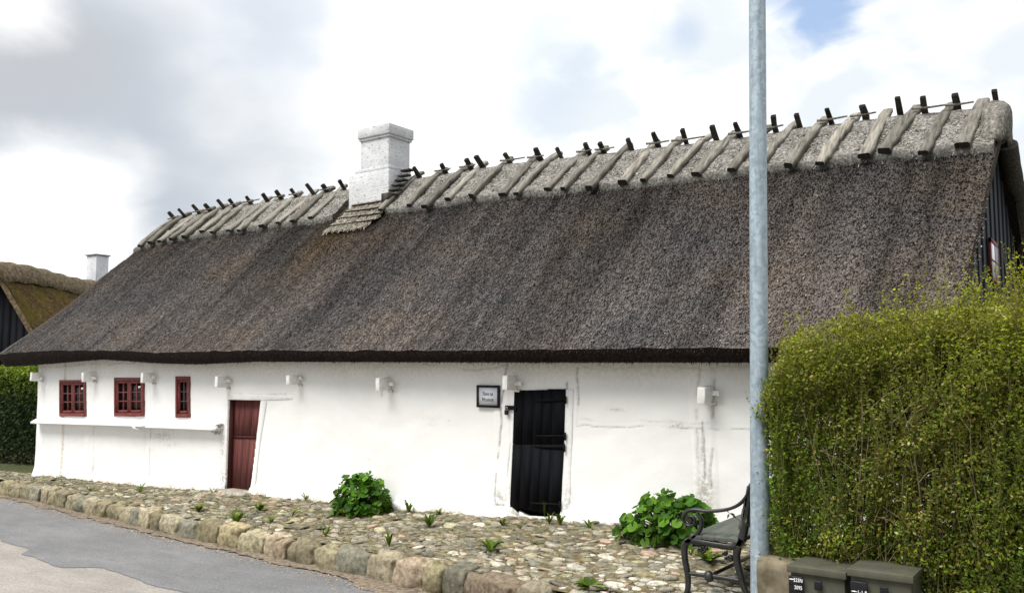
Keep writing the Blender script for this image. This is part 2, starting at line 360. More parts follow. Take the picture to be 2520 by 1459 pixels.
cv = {'brown': (.25, .21, .15), 'reddish brown': (.27, .19, .13), 'dark grey': (.19, .18, .14), 'olive': (.26, .22, .115), 'pinkish': (.46, .33, .24), 'rounded tan': (.37, .31, .21),
      'grey': (.24, .235, .185), 'olive brown': (.255, .215, .125), 'rusty tan': (.34, .24, .16), 'pinkish tan': (.38, .28, .2), 'olive tan': (.30, .26, .16), 'yellowish tan': (.40, .32, .16), 'pale tan': (.38, .33, .23)}
tens = ['first', 'second', 'third', 'fourth', 'fifth', 'sixth', 'seventh', 'eighth', 'ninth', 'tenth', 'eleventh', 'twelfth', 'thirteenth', 'fourteenth', 'fifteenth', 'sixteenth', 'seventeenth', 'eighteenth', 'nineteenth',
        'twentieth', 'twenty-first', 'twenty-second', 'twenty-third', 'twenty-fourth', 'twenty-fifth', 'twenty-sixth', 'twenty-seventh', 'twenty-eighth', 'twenty-ninth', 'thirtieth', 'thirty-first', 'thirty-second', 'thirty-third', 'thirty-fourth']
far_c = ['olive brown', 'olive', 'rounded tan', 'grey', 'olive tan']
for i in range(len(bd) - 1):
    xa, xb = bd[i], bd[i + 1]
    A = on_ground(xa, np.interp(xa, *ktop)); B = on_ground(xb, np.interp(xb, *ktop))
    X0, X1 = B[0], A[0]; xm = (X0 + X1) / 2; L = math.hypot(X1 - X0, ky(X1) - ky(X0)); rz = math.atan2(ky(X1) - ky(X0), X1 - X0)
    nm = cn[i] if i < len(cn) else far_c[i % 5]
    zt = float(zg(xm, ky(xm))) + .018 + rng.uniform(-.03, .02); z0 = float(zr(xm)) - .10
    dep = rng.uniform(.22, .32)
    V, Q = rock((xm, ky(xm) + dep / 2 - .025 + rng.uniform(-.02, .02), (zt + z0) / 2), (L * .965, dep, (zt - z0) * 1.03), i + 5, .36 + rng.uniform(-.10, .20), .075, 14, rz + rng.normal(0, .05))
    hgt = (V[:, 2] - z0) / (zt - z0); base = np.array(cv[nm]); c = base * (1 + .25 * (hgt[:, None] - .6)) ; low = np.clip(.65 - hgt, 0, .6)[:, None]
    c = c * (1 - low) + np.array([.10, .085, .03]) * low
    o = MB().add(V, Q, c=(c * .58 + c.mean(1, keepdims=True) * np.array([1.05, 1., .80]) * .42) * rng.uniform(.62, 1.05)).build('kerb_stone', M['stone'], smooth=True)
    tag(o, ('%s rough kerb stone beside the road, %s from the near end of the row' % (nm, tens[i])), 'kerb stone', 'kerb stones edging the cobbled terrace')

# ------------------------------------------------------------------ the house
HW = 8.2
house = empty('thatched_house', (-9, 8.2, 0), 'long low white half-timbered house with thatched roof, red windows and black door', 'house')
XL, XR = -17.72, -1.0
EX = [-18, -17.74, -16.6, -15.75, -14, -12.48, -9.97, -7.12, -5.15, -2.99, -.8]; EZ = [1.975, 1.99, 2.02, 2.04, 2.028, 1.98, 1.99, 1.96, 1.955, 1.953, 1.95]
UX = [-18, -17.5, -16.65, -14.27, -12.7, -11.6, -10.16, -7.26, -5.25, -3.05, -.8]; UZ = [1.74, 1.75, 1.775, 1.875, 1.81, 1.79, 1.83, 1.82, 1.814, 1.812, 1.81]
GX = [-18, -17.7, -17.3, -16.5, -14.7, -13.2, -11.7, -10.1, -8.0, -5.8, -4.1, -3.4, -2.2, -1.07, -.8]; GZ = [4.86, 4.9, 4.99, 5.05, 5.08, 5.07, 5.05, 5.05, 5.03, 4.93, 4.86, 4.86, 4.83, 4.76, 4.74]
def eave(X): return np.interp(X, EX, EZ) + .008 * sines(X, 21, 6, .3, 3)
def ridge(X): return np.interp(X, GX, GZ) - .13
def verge(Y): return -1.06 + .035 * (Y - 7.8)
def roof_z(X, Y):                                                       # outer surface of the thatch
    X = np.asarray(X, float); Y = np.asarray(Y, float)
    t_ = np.clip(1 - np.abs(Y - 11.1) / 3.32, 0, 1); e = eave(X); r_ = ridge(X)
    z = e + (r_ - e) * t_ - .075 * np.sin(math.pi * np.clip(t_ / .62, 0, 1)) + .02 * np.sin(math.pi * t_) * sines(X * .7 + Y * .4, 31, 5, .2, 1.2)
    return z + .012 * sines(X * 1. + Y * 3.1, 33, 6, .8, 4)
nx = 330; xs0 = np.linspace(0, 1, nx); out_Y = np.concatenate([np.linspace(7.78, 11.1, 60), np.linspace(11.1, 14.42, 24)[1:]])
n_o = len(out_Y); RO = np.zeros((nx, n_o, 3)); RI = np.zeros((nx, n_o, 3))
for j, Y in enumerate(out_Y):
    X = XL + .10 * abs(Y - 11.1) / 3.3 * -1 + (verge(Y) - XL) * xs0
    RO[:, j, 0] = X; RO[:, j, 1] = Y; RO[:, j, 2] = roof_z(X, Y) + .006 * sines(X * 2.3 + Y * 9, 40 + j % 7, 4, 1.5, 6)
    fr = 1 - abs(Y - 11.1) / 3.32
    yi = 11.1 + (Y - 11.1) * (1 - .05 * (1 - .0)) ; RI[:, j, 0] = X + np.where(xs0 > .5, -.02, .02) * 0
    RI[:, j, 1] = yi; u = np.interp(X, UX, UZ); RI[:, j, 2] = u + (ridge(X) - .30 + .17 * np.clip((X + 1.5) / .4, 0, 1) - u) * fr
rf = MB(); rf.grid(RO); roofcol = (1, 1, 1)
# verge ends left and right (cut reed between the outer and inner skins)
for e in (0, nx - 1):
    Gv = np.stack([RO[e], RO[e] * .5 + RI[e] * .5 + np.array([.015 if e else -.015, 0, 0]), RI[e]], 0); rf.grid(Gv, (.55, .5, .45))
# reed ends standing out of the surface
pegs = [420, 445, 477, 505, 538, 568, 602, 646, 677, 720, 761, 797, 831, 1022, 1081, 1142, 1177, 1243, 1310, 1364, 1432, 1478, 1538, 1605, 1667, 1743, 1808, 1886, 1955, 2028, 2110, 2188, 2263, 2345, 2422]
pxm = ([395, 600, 850, 1010, 1540, 1950, 2440], [560, 505, 467, 440, 372, 318, 265])
def runs(X, Y):                                                         # rain-dark streaks running down from the boards
    o = np.zeros_like(X); r_ = np.random.default_rng(77)
    for p_ in pegs:
        xb = at(p_ + 7, np.interp(p_ + 7, *pxm), 11.1)[0] - .07; a_, w_, l_ = r_.uniform(.15, .75), r_.uniform(.08, .2), r_.uniform(.8, 2.0)
        o = np.maximum(o, a_ * np.exp(-((X - xb - .06 * np.sin(2 * Y + p_)) / w_) ** 2) * np.clip((Y - 10.35 + l_) / l_, 0, 1))
    return o
nb = 140000
bx = rng.uniform(XL, -1.0, nb); by = 7.8 + 2.75 * rng.random(nb) ** 1.0
bz = roof_z(bx, by); hlen = rng.uniform(.016, .045, nb); wid = rng.uniform(.003, .0065, nb)
sl = np.array([0, 3.32, 2.9]); sl = sl / np.linalg.norm(sl); nr = np.array([0, -sl[2], sl[1]])
side = rng.normal(0, .22, nb)
P = np.stack([bx, by, bz], 1); dirv = -sl[None] + np.array([1, 0, 0])[None] * side[:, None]; up_ = rng.uniform(.008, .024, nb)
A = P + nr * .001; Bp = P + dirv * hlen[:, None] + nr * up_[:, None]
sd = np.array([1, 0, 0]); w_ = wid[:, None] * sd
V = np.stack([A - w_, A + w_, Bp + w_ * .8, Bp - w_ * .8], 1).reshape(-1, 3)
tone = np.exp(rng.normal(0, .38, nb)) * 1.08; light = rng.random(nb) < .15; tone = np.where(light, tone * 2.1, tone)
tint = np.array([1, 1, 1]) + rng.normal(0, .06, (nb, 3))
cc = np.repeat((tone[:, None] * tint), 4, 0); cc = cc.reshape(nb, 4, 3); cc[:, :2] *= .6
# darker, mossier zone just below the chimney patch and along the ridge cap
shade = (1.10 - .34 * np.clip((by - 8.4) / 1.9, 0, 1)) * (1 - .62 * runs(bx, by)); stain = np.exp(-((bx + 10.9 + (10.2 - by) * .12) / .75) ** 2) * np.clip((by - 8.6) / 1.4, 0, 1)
cc *= shade[:, None, None]; cc *= (1 - stain[:, None, None] * np.array([.25, .38, .62]))
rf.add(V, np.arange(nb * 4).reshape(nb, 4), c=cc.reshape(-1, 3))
# colour of the underlying skin
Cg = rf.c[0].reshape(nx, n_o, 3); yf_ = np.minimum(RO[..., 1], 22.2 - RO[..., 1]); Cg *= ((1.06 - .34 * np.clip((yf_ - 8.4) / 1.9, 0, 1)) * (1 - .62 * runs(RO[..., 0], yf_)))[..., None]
st = np.exp(-((RO[..., 0] + 10.9 + (10.2 - RO[..., 1]) * .12) / .75) ** 2) * np.clip((RO[..., 1] - 8.6) / 1.4, 0, 1) * (RO[..., 1] < 10.7)
Cg *= 1 - st[..., None] * np.array([.25, .38, .62])
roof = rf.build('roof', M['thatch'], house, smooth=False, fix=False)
# underside and cut eave
ev = MB(); G = np.stack([RO[:, 0], RO[:, 0] * .5 + RI[:, 0] * .5 + np.array([0, -.012, 0]), RI[:, 0]], 1); ev.grid(G)
ev.grid(RI); G = np.stack([RO[:, -1], RI[:, -1]], 1); ev.grid(G)
nf = 9000
fx = rng.uniform(XL, -1.05, nf); ft = rng.random(nf) ** .7; e0 = roof_z(fx, np.full(nf, 7.78)); e1 = np.interp(fx, UX, UZ)
fp = np.stack([fx, 7.78 + .154 * ft, e0 + (e1 - e0) * ft], 1); ln = rng.uniform(.01, .035, nf)[:, None]
fe = fp + (-sl + rng.normal(0, .25, (nf, 3))) * ln; ww = np.array([.004, 0, 0])
ev.add(np.stack([fp - ww, fp + ww, fe + ww * .6, fe - ww * .6], 1).reshape(-1, 3), np.arange(nf * 4).reshape(nf, 4), c=np.repeat(rng.uniform(.5, 2.2, (nf, 1)) * np.ones(3), 4, 0))
ev.build('eave', M['eave_cut'], roof, fix=False)

# ridge cap: straw saddle in two runs, either side of the chimney
def cap_run(x0, x1, seed):
    n = int((x1 - x0) / .05); X = np.linspace(x0, x1, n); m = MB(); prof = []
    yy = np.concatenate([np.linspace(-1, 1, 27)]); G = np.zeros((n, 29, 3)); low = .70 + .03 * sines(X, seed, 6, .5, 4)
    for j, s_ in enumerate(yy):
        Y = 11.1 + s_ * low; b = roof_z(X, Y); topz = ridge(X) + .13
        th = .125 * (1 - .12 * s_ ** 2) + .03 * sines(X * 2 + s_ * 2.3, seed + j // 3, 6, .5, 5)
        z = np.where(abs(s_) < .16, np.minimum(b + th + .03, topz - .25 * s_ ** 2 * 2), b + th)
        G[:, j + 1] = np.stack([X, Y, z], 1)
    G[:, 0] = np.stack([X, 11.1 - low * .985, roof_z(X, 11.1 - low * .985) - .02], 1); G[:, 28] = np.stack([X, 11.1 + low * .985, roof_z(X, 11.1 + low * .985) - .02], 1)
    C_ = np.ones((n, 29, 3)); C_[:, 0] = .25; C_[:, 1] = .7  # front lower edge darkened as a painted shadow line
    m.grid(G, C_)
    for e in (0, n - 1):
        mid = G[e].mean(0); m.add(np.concatenate([G[e], [mid]]), T=[[k, k + 1, 29] for k in range(28)], c=(.5, .45, .4))
    k = int((x1 - x0) * 1500); bx = rng.uniform(x0, x1, k); s_ = rng.uniform(-.93, .3, k) * .69; Y = 11.1 + s_
    z = roof_z(bx, Y) + .115 * (1 - .25 * (s_ / .7) ** 2) + .012; p = np.stack([bx, Y, z], 1)
    a_ = rng.normal(math.pi / 2, .9, k); d = np.stack([np.cos(a_), -np.sin(a_) * .75, -np.sin(a_) * .66], 1) * rng.uniform(.02, .06, k)[:, None] + np.array([0, -.006, .012])
    wv = np.stack([-np.sin(a_), np.cos(a_) * -.75, np.cos(a_) * -.66], 1) * .0045
    m.add(np.stack([p - wv, p + wv, p + d + wv * .6, p + d - wv * .6], 1).reshape(-1, 3), np.arange(k * 4).reshape(k, 4), c=np.repeat(np.exp(rng.normal(0, .35, (k, 1))) * np.array([1.05, 1, .92]), 4, 0))
    k = int((x1 - x0) * 18); bx = rng.uniform(x0, x1, k); yl = 11.1 - .70 - .02; p = np.stack([bx, np.full(k, yl), roof_z(bx, np.full(k, yl)) + rng.uniform(.02, .09, k)], 1)
    d = (-sl + rng.normal(0, .3, (k, 3))) * rng.uniform(.02, .07, k)[:, None]; wv = np.array([.0045, 0, 0])
    m.add(np.stack([p - wv, p + wv, p + d + wv * .6, p + d - wv * .6], 1).reshape(-1, 3), np.arange(k * 4).reshape(k, 4), c=np.repeat(rng.uniform(.4, 1.0, (k, 1)) * np.ones(3), 4, 0))
    return m
cap_run(-17.62, -11.32, 51).build('ridge_cap', M['ridge_straw'], roof, smooth=True, fix=False)
cap_run(-10.02, -1.0, 71).build('ridge_cap', M['ridge_straw'], roof, smooth=True, fix=False)

# rolled thatch along the far verge and the rounded end of the ridge cap
vy = np.linspace(11.35, 14.35, 40); vp = np.stack([verge(vy) - .03 + .02 * sines(vy, 58, 5, .4, 3), vy, roof_z(verge(vy), vy) - .05 + .03 * sines(vy, 59, 6, .5, 4)], 1)
MB().tube(vp, .105 + .02 * sines(vy, 60, 6, .5, 4), 12, (.9, .88, .85)).build('verge', M['thatch'], roof, smooth=True, fix=False)
Ve, Qe = rock((-1.03, 11.1, float(ridge(-1.)) - .02), (.26, 1.02, .36), 66, .85, .06, 10); Ve[:, 2] -= .62 * np.maximum(np.abs(Ve[:, 1] - 11.1) - .1, 0)
MB().add(Ve, Qe, c=(.85, .83, .8)).build('ridge_cap_end', M['ridge_straw'], roof, smooth=True)

# crossed ridge boards: a board down the front slope, its partner coming up from the back and standing out above the ridge
def board(p0, p1, w, th, nrm, seed, bow=0.):
    r = np.random.default_rng(seed); p0 = np.array(p0, float); p1 = np.array(p1, float); d = p1 - p0; L = np.linalg.norm(d); d /= L
    nrm = np.array(nrm, float); nrm -= d * nrm.dot(d); nrm /= np.linalg.norm(nrm); s_ = np.cross(d, nrm); V = []; n = 9; C_ = []
    sec = [(-.5, -.5), (.5, -.5), (.52, .25), (.40, .5), (-.40, .52), (-.53, .2)]; wob = r.uniform(-.010, .010, n); wv = 1 + r.normal(0, .085, n)
    for i in range(n):
        f = i / (n - 1); c_ = p0 + d * L * f + nrm * bow * math.sin(math.pi * f) + s_ * (wob[i] + .010 * math.sin(2.5 * f + seed))
        k = wv[i] * (.93 if i in (0, n - 1) else 1)
        for (a, b) in sec: V.append(c_ + s_ * a * w * k + nrm * (b + r.normal(0, .05)) * th * k); C_.append(np.ones(3) * (.8 if i == 0 else 1.))
    Q = [[i * 6 + j, i * 6 + (j + 1) % 6, (i + 1) * 6 + (j + 1) % 6, (i + 1) * 6 + j] for i in range(n - 1) for j in range(6)]
    m = MB(); m.add(V, Q, c=np.array(C_) * r.uniform(.5, 1.2) * np.array([1, 1, .97]))
    for e, dk in ((0, .10), (n - 1, .8)):  # first end face coloured near black to paint its shade
        ring = np.array(V[e * 6:e * 6 + 6]); m.add(np.concatenate([ring, [ring.mean(0)]]), T=[[j, (j + 1) % 6, 6] for j in range(6)], c=(dk, dk * .9, dk * .8))
    return m
pegs = [420, 445, 477, 505, 538, 568, 602, 646, 677, 720, 761, 797, 831, 1022, 1081, 1142, 1177, 1243, 1310, 1364, 1432, 1478, 1538, 1605, 1667, 1743, 1808, 1886, 1955, 2028, 2110, 2188, 2263, 2345, 2422]
pxm = ([395, 600, 850, 1010, 1540, 1950, 2440], [560, 505, 467, 440, 372, 318, 265])
bxs_ = []
for i, p_ in enumerate(pegs):
    X = at(p_ + 7, np.interp(p_ + 7, *pxm), 11.1)[0]; bxs_.append(X)
    zt = float(ridge(X)) + .17; sl2 = np.array([0, -.75, -.66]); r = np.random.default_rng(500 + i)
    L = r.uniform(.92, 1.12); sk = r.uniform(-.09, .06) - .15 * float(np.clip((X + 12) / 8, 0, 1)); left = i < 13
    low_y = 11.1 - .74 - r.uniform(-.03, .08); low = (X - .075 + sk, low_y, float(roof_z(X, low_y)) + .15)
    # upper end passes over the ridge
    top = (X - .065, 11.28, zt + .10)
    mid = np.array(low); w = r.uniform(.12, .19) if left else r.uniform(.10, .15)
    board(low, top, w, r.uniform(.05, .08), (0, -.66, .75), 700 + i, r.uniform(-.01, .05)).build('ridge_board', M['grey_wood'], roof, fix=False)
    lean = r.uniform(-.05, .05); h = r.uniform(.065, .12)
    pt = (X + .065 + lean, 11.02 - h * .75, zt + .03 + h); pb = (X + .045, 11.9, float(roof_z(X, 11.9)) + .16)
    dd = np.array(pt) - np.array(pb)
    m = board(pt, pb, r.uniform(.055, .075), .055, (0, .66, .75), 900 + i)
    m.build('ridge_board', M['peg_wood'], roof, fix=False)
for i in range(len(bxs_) - 1):
    if i in (12,) or (i * 7) % 3 == 1: continue
    x0, x1 = bxs_[i], bxs_[i + 1]; r = np.random.default_rng(40 + i)
    if x1 - x0 > 1.2: continue
    a_ = x0 - .1; b_ = x0 + (x1 - x0) * r.uniform(.35, .9)
    MB().tube([(a_, 11.02, float(ridge(a_)) + .185), ((a_ + b_) / 2, 11.02, float(ridge((a_ + b_) / 2)) + .18), (b_, 11.02, float(ridge(b_)) + .19)], [.018, .014, .011], 6, (.9, .9, .9)).build('ridge_rod', M['grey_wood'], roof)
# patch of pale straw held by rods below the chimney
pm = MB(); n = 26; G = np.zeros((n, n, 3))
for a in range(n):
    for b in range(n):
        u, v = a / (n - 1), b / (n - 1); Y = 10.02 + .78 * v; X = -11.10 + .10 * v + (1.0 + .12 * v) * u - .04 + .05 * math.sin(9 * v + 5 * u) * (u > .95)
        stp = (v * 5 % 1.0); G[a, b] = (X, Y, float(roof_z(X, Y)) + .03 + .05 * (1 - stp) + .03 * v + .008 * math.sin(40 * u + 9 * v))
pm.grid(G, (1.15, 1.1, 1.0)); k = 1800; u = rng.random(k); v = rng.random(k); Y = 10.0 + .78 * v; X = -11.1 + .1 * v + 1.05 * u
p = np.stack([X, Y, roof_z(X, Y) + .085], 1); d = (-sl + rng.normal(0, .3, (k, 3))) * rng.uniform(.02, .07, k)[:, None]; wv = np.array([.005, 0, 0])
pm.add(np.stack([p - wv, p + wv, p + d + wv, p + d - wv], 1).reshape(-1, 3), np.arange(k * 4).reshape(k, 4), c=np.repeat(rng.uniform(.7, 1.9, (k, 1)) * np.array([1.1, 1.05, .95]), 4, 0))
pm.build('straw_patch', M['ridge_straw'], roof, smooth=True, fix=False)
for q in range(4):
    Y = 10.16 + .155 * q; x0, x1 = -11.12 + .03 * q, -10.02 + .02 * q
    MB().tube([(x0 + (x1 - x0) * f, Y + .01 * math.sin(5 * f + q), float(roof_z(x0 + (x1 - x0) * f, Y)) + .085 + .012 * q * .3) for f in np.linspace(0, 1, 8)], .016, 6, (.30, .24, .17)).build('ridge_rod', M['peg_wood'], roof)

# chimney
ch = MB(); ch.box((-10.595, 10.995, 5.30), (.69, .55, 1.02)).build('chimney', M['chimney'], house, bevel=.012)
chimney = [o for o in house.children if o.name.startswith('chimney')][0]
MB().box((-10.59, 10.995, 5.905), (.78, .645, .19)).build('chimney_cap', M['chimney'], chimney, bevel=.015)
MB().box((-10.59, 10.995, 5.79), (.735, .60, .05)).build('chimney_cap', M['chimney'], chimney, bevel=.012)
MB().box((-10.59, 10.995, 6.005), (.58, .44, .016), col=(.25, .25, .25)).build('chimney_top', M['slate'], chimney)
MB().box((-10.70, 10.985, 4.72), (.98, .60, .94)).build('chimney_base', M['chimney'], chimney, bevel=.015)
MB().box((-10.64, 10.985, 5.222), (.84, .575, .066)).build('chimney_base', M['chimney'], chimney, bevel=.012)
for q in range(6):                                                     # stepped slates between chimney and ridge cap
    Y = 10.62 + .075 * q; MB().box((-10.06, Y, float(roof_z(-10.06, Y)) + .20 + .03 * q), (.22, .11, .035), col=(.7, .7, .7) if q % 2 else (1.3, 1.25, 1.2)).build('stepped_flashing', M['slate'], chimney)
MB().box((-10.10, 10.56, float(roof_z(-10.1, 10.56)) + .17), (.18, .14, .16)).build('flashing_block', M['peg_wood'], chimney)

# front wall with openings
def pip(px_, pz, poly):
    ins = np.zeros(px_.shape, bool); n = len(poly)
    for i in range(n):
        x1, z1 = poly[i]; x2, z2 = poly[(i + 1) % n]
        c_ = ((z1 > pz) != (z2 > pz)) & (px_ < (x2 - x1) * (pz - z1) / (z2 - z1 + 1e-12) + x1); ins ^= c_
    return ins
def q4(*p): return [xz(a, b, HW) for a, b in p]
win1 = q4((148, 1024), (214, 1024), (212, 935), (148, 935)); win2 = q4((283, 1024), (355, 1024), (355, 930), (283, 930)); win3 = q4((434, 1027), (470, 1027), (469, 926), (434, 926))
red = q4((556, 1203), (617, 1207), (643, 984), (563, 983)); blk = q4((1258, 1245), (1275, 1265), (1380, 1270), (1393, 957), (1268, 961))
wx = np.arange(-17.02, -1.2, .0165); nz = 128
WX = np.repeat(wx[None], nz, 0); T_ = np.linspace(0, 1, nz)[:, None]; zbot = zb(wx) - .04 + 0 * wx; WZ = zbot + (2.06 - zbot) * T_
crk = np.zeros_like(WX); dirt_ = np.zeros_like(WX); warm = np.zeros_like(WX)
def crack(pts, w=.014, amt=.9, gap=.35, seed=0, wob=.012):
    r = np.random.default_rng(seed); P_ = np.array(pts)
    seg = np.linalg.norm(np.diff(P_, axis=0), axis=1); s_ = np.concatenate([[0], np.cumsum(seg)]); m = int(s_[-1] / .008) + 2; u = np.linspace(0, s_[-1], m)
    x = np.interp(u, s_, P_[:, 0]); z = np.interp(u, s_, P_[:, 1]); vert = abs(P_[-1, 1] - P_[0, 1]) > abs(P_[-1, 0] - P_[0, 0])
    wb = sines(u, seed + 1, 6, .8, 6) * wob * 2.2
    if vert: x = x + wb
    else: z = z + wb
    on = sines(u, seed + 2, 7, .7, 9)
    for a, b, o_, uu in zip(x, z, on, u):
        st_ = amt * (1. if o_ > gap - .5 else .2) * r.uniform(.5, 1.)
        j0 = int((a - wx[0]) / .0165); 
        for j in range(max(j0 - 1, 0), min(j0 + 3, len(wx))):
            col = WZ[:, j]; i0 = int((b - col[0]) / (col[1] - col[0]))
            for i in range(max(i0 - 1, 0), min(i0 + 3, nz)):
                dd = math.hypot(wx[j] - a, col[i] - b); crk[i, j] = max(crk[i, j], st_ * max(0, 1 - dd / (w * 1.5)))
def blob(x, z, rx, rz_, arr, amt):
    np.maximum(arr, amt * np.exp(-((WX - x) / rx) ** 2 - ((WZ - z) / rz_) ** 2), out=arr)
W = lambda x, y: xz(x, y, HW)
crack([W(112, 905), W(107, 1030)], amt=.3, seed=1, w=.009); crack([W(230, 1050), W(229, 1165)], amt=.45, seed=2); crack([W(372, 1055), W(366, 1190)], amt=.5, seed=3); crack([W(356, 1065), W(352, 1190)], amt=.2, seed=4, w=.009)
crack([W(1249, 895), W(1246, 930), W(1237, 1000), W(1232, 1080), W(1222, 1160), W(1219, 1240)], amt=.85, gap=.2, seed=5)
crack([W(1264, 1040), W(1256, 1130), W(1243, 1235)], amt=.8, gap=.3, seed=6); crack([W(1421, 905), W(1420, 1045)], amt=.7, gap=.3, seed=7); crack([W(1394, 942), W(1393, 960)], amt=.9, seed=8)
crack([W(1418, 1035), W(1560, 1036), W(1700, 1041), W(1846, 1042)], amt=.30, gap=.55, seed=9, w=.009); crack([W(1420, 1048), W(1600, 1050), W(1715, 1054), W(1846, 1056)], amt=.55, gap=.3, seed=10, w=.009)
crack([W(1719, 905), W(1714, 1000), W(1725, 1250)], amt=.45, gap=.5, seed=11); crack([W(1757, 908), W(1754, 1010), W(1752, 1200)], amt=.65, gap=.4, seed=12); crack([W(1731, 1040), W(1731, 1080), W(1739, 1180)], w=.012, amt=.8, gap=.3, seed=13)
crack([W(1040, 897), W(1140, 908), W(1210, 908), W(1245, 898)], amt=.4, seed=14); crack([W(1420, 905), W(1600, 905), W(1846, 903)], amt=.28, seed=15, w=.009)
crack([W(566, 970), W(640, 972), W(705, 970)], amt=.4, seed=16); crack([W(640, 978), W(705, 975)], amt=.3, seed=17); crack([W(100, 905), W(200, 897), W(330, 894)], amt=.35, seed=18)
crack([W(558, 1030), W(553, 1120), W(548, 1195)], amt=.5, gap=.3, seed=19); crack([W(640, 1010), W(625, 1200)], amt=.18, seed=20); crack([W(938, 960), W(937, 975)], amt=.6, seed=21)
crack([W(1220, 1240), W(1245, 1243), W(1262, 1258), W(1278, 1268)], amt=.8, gap=.1, seed=22); crack([W(370, 925), W(369, 1030)], amt=.18, seed=23, w=.009); crack([W(212, 935), W(231, 960), W(231, 1030)], amt=.15, seed=24, w=.009)
for (p, rx, rz_, am) in (((553, 1180), .10, .22, .9), ((551, 1100), .06, .3, .6), ((356, 1185), .10, .10, .8), ((228, 1155), .06, .08, .6), ((88, 1100), .05, .35, .7), ((1396, 1230), .07, .16, .8), ((1232, 1225), .10, .10, .7),
                         ((1735, 1210), .09, .20, .6), ((1728, 1110), .05, .22, .35), ((400, 1072), .30, .10, .5), ((420, 1092), .28, .05, .35), ((1665, 1046), .10, .035, .5), ((1520, 1008), .12, .015, .5), ((543, 1050), .10, .07, .8), ((1250, 1012), .05, .05, .6), ((1105, 1035), .02, .02, .3)):
    x_, z_ = W(*p); blob(x_, z_, rx, rz_, dirt_, am * .75)
for (p, rx, rz_, am) in (((1055, 1028), .22, .05, .22), ((1060, 1045), .1, .02, .3), ((410, 1130), .5, .2, .10), ((1735, 1215), .12, .25, .4), ((905, 1130), .03, .015, .4)):
    x_, z_ = W(*p); blob(x_, z_, rx, rz_, warm, am)
hb = WZ - zbot; warm = np.maximum(warm, .75 * np.clip(1 - (hb - .03) / (.11 + .09 * (sines(WX, 61, 7, .4, 4))), 0, 1)); warm = np.maximum(warm, .55 * np.clip((WZ - 1.50 - .06 * sines(WX, 67, 6, .3, 2)) / .38, 0, 1))  # splash stain at the foot; upper band paints the shade under the eave
dirt_ = np.maximum(dirt_, .55 * np.clip(1 - (hb - .02) / (.08 + .05 * sines(WX, 62, 7, .5, 5)), 0, 1))
WY = HW + .010 * sines(WX * .6, 63, 5, .2, 1.) + .003 * sines(WX * 1.3 + .5 * np.sin(WZ * 4), 64, 6, .4, 2.) + .002 * sines(WZ * 2.5 + .6 * np.sin(WX * 2.2), 66, 6, .4, 2.) - .05 * np.clip(1 - hb / .22, 0, 1) ** 1.5 * (1 + .7 * sines(WX, 65, 6, .6, 4)) - np.clip(.02 - .2 * np.abs(WX - 99), 0, 1)
WY = WY + .006 * crk
for xp, wp in ((-16.88, .14), (-15.2, .1), (-13.2, .12), (-5.95, .12), (-3.45, .13)): WY -= .010 * np.clip((wp - np.abs(WX - xp - .02 * np.sin(WZ * 3))) / .02, 0, 1)
G = np.stack([WX, WY, WZ], -1); i = np.arange(G.shape[0] * G.shape[1]).reshape(G.shape[:2]); cxx = (WX[:-1, :-1] + WX[1:, 1:]) / 2; czz = (WZ[:-1, :-1] + WZ[1:, 1:]) / 2
hole = np.zeros_like(cxx, bool)
for pol in (win1, win2, win3, red, blk): hole |= pip(cxx, czz, pol)
Q = np.stack([i[:-1, :-1], i[:-1, 1:], i[1:, 1:], i[1:, :-1]], -1)[~hole]
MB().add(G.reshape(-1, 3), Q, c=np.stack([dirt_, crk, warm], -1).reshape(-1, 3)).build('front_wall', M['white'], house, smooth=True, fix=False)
K0 = (0, 0, 0); KD = (.35, 0, .1)
# other walls
MB().box((-17.0, 11.1, .8), (.2, 5.7, 2.6), col=K0).build('side_wall', M['white'], house)
MB().box((-9.1, 13.95, .85), (15.7, .2, 2.3), col=K0).build('back_wall', M['white'], house)
gw = MB(); ybd = np.arange(8.3, 13.9, .155)
for k, y in enumerate(ybd):
    fr_ = 1 - abs(y + .077 - 11.1) / 3.32; zt = 1.80 + (float(ridge(-1.1)) - .17 - 1.80) * fr_ - .06; zl = .1; gw.box((float(verge(y)) - .14 + .010 * (k % 2), y + .0775, (zt + zl) / 2), (.03, .152, zt - zl), col=np.ones(3) * (.9 + .3 * ((k * 37 % 11) / 11)))
gw.build('gable_boarding', M['gable_wood'], house)
# gable window
gwin = MB(); yc, zc = 10.66, 2.91; xg_ = float(verge(10.66)) - .14
for (dy, dz, sy, sz) in ((-.33, 0, .05, .46), (.33, 0, .05, .46), (0, .21, .71, .05), (0, -.21, .71, .05), (0, 0, .05, .40), (0, 0, .66, .022)): gwin.box((xg_ + .032, yc + dy, zc + dz), (.022, sy, sz))
gwo = gwin.build('gable_window', M['red_paint'], house); MB().box((xg_ + .034, yc, zc), (.014, .66, .40)).build('pane', M['glass_light'], gwo)

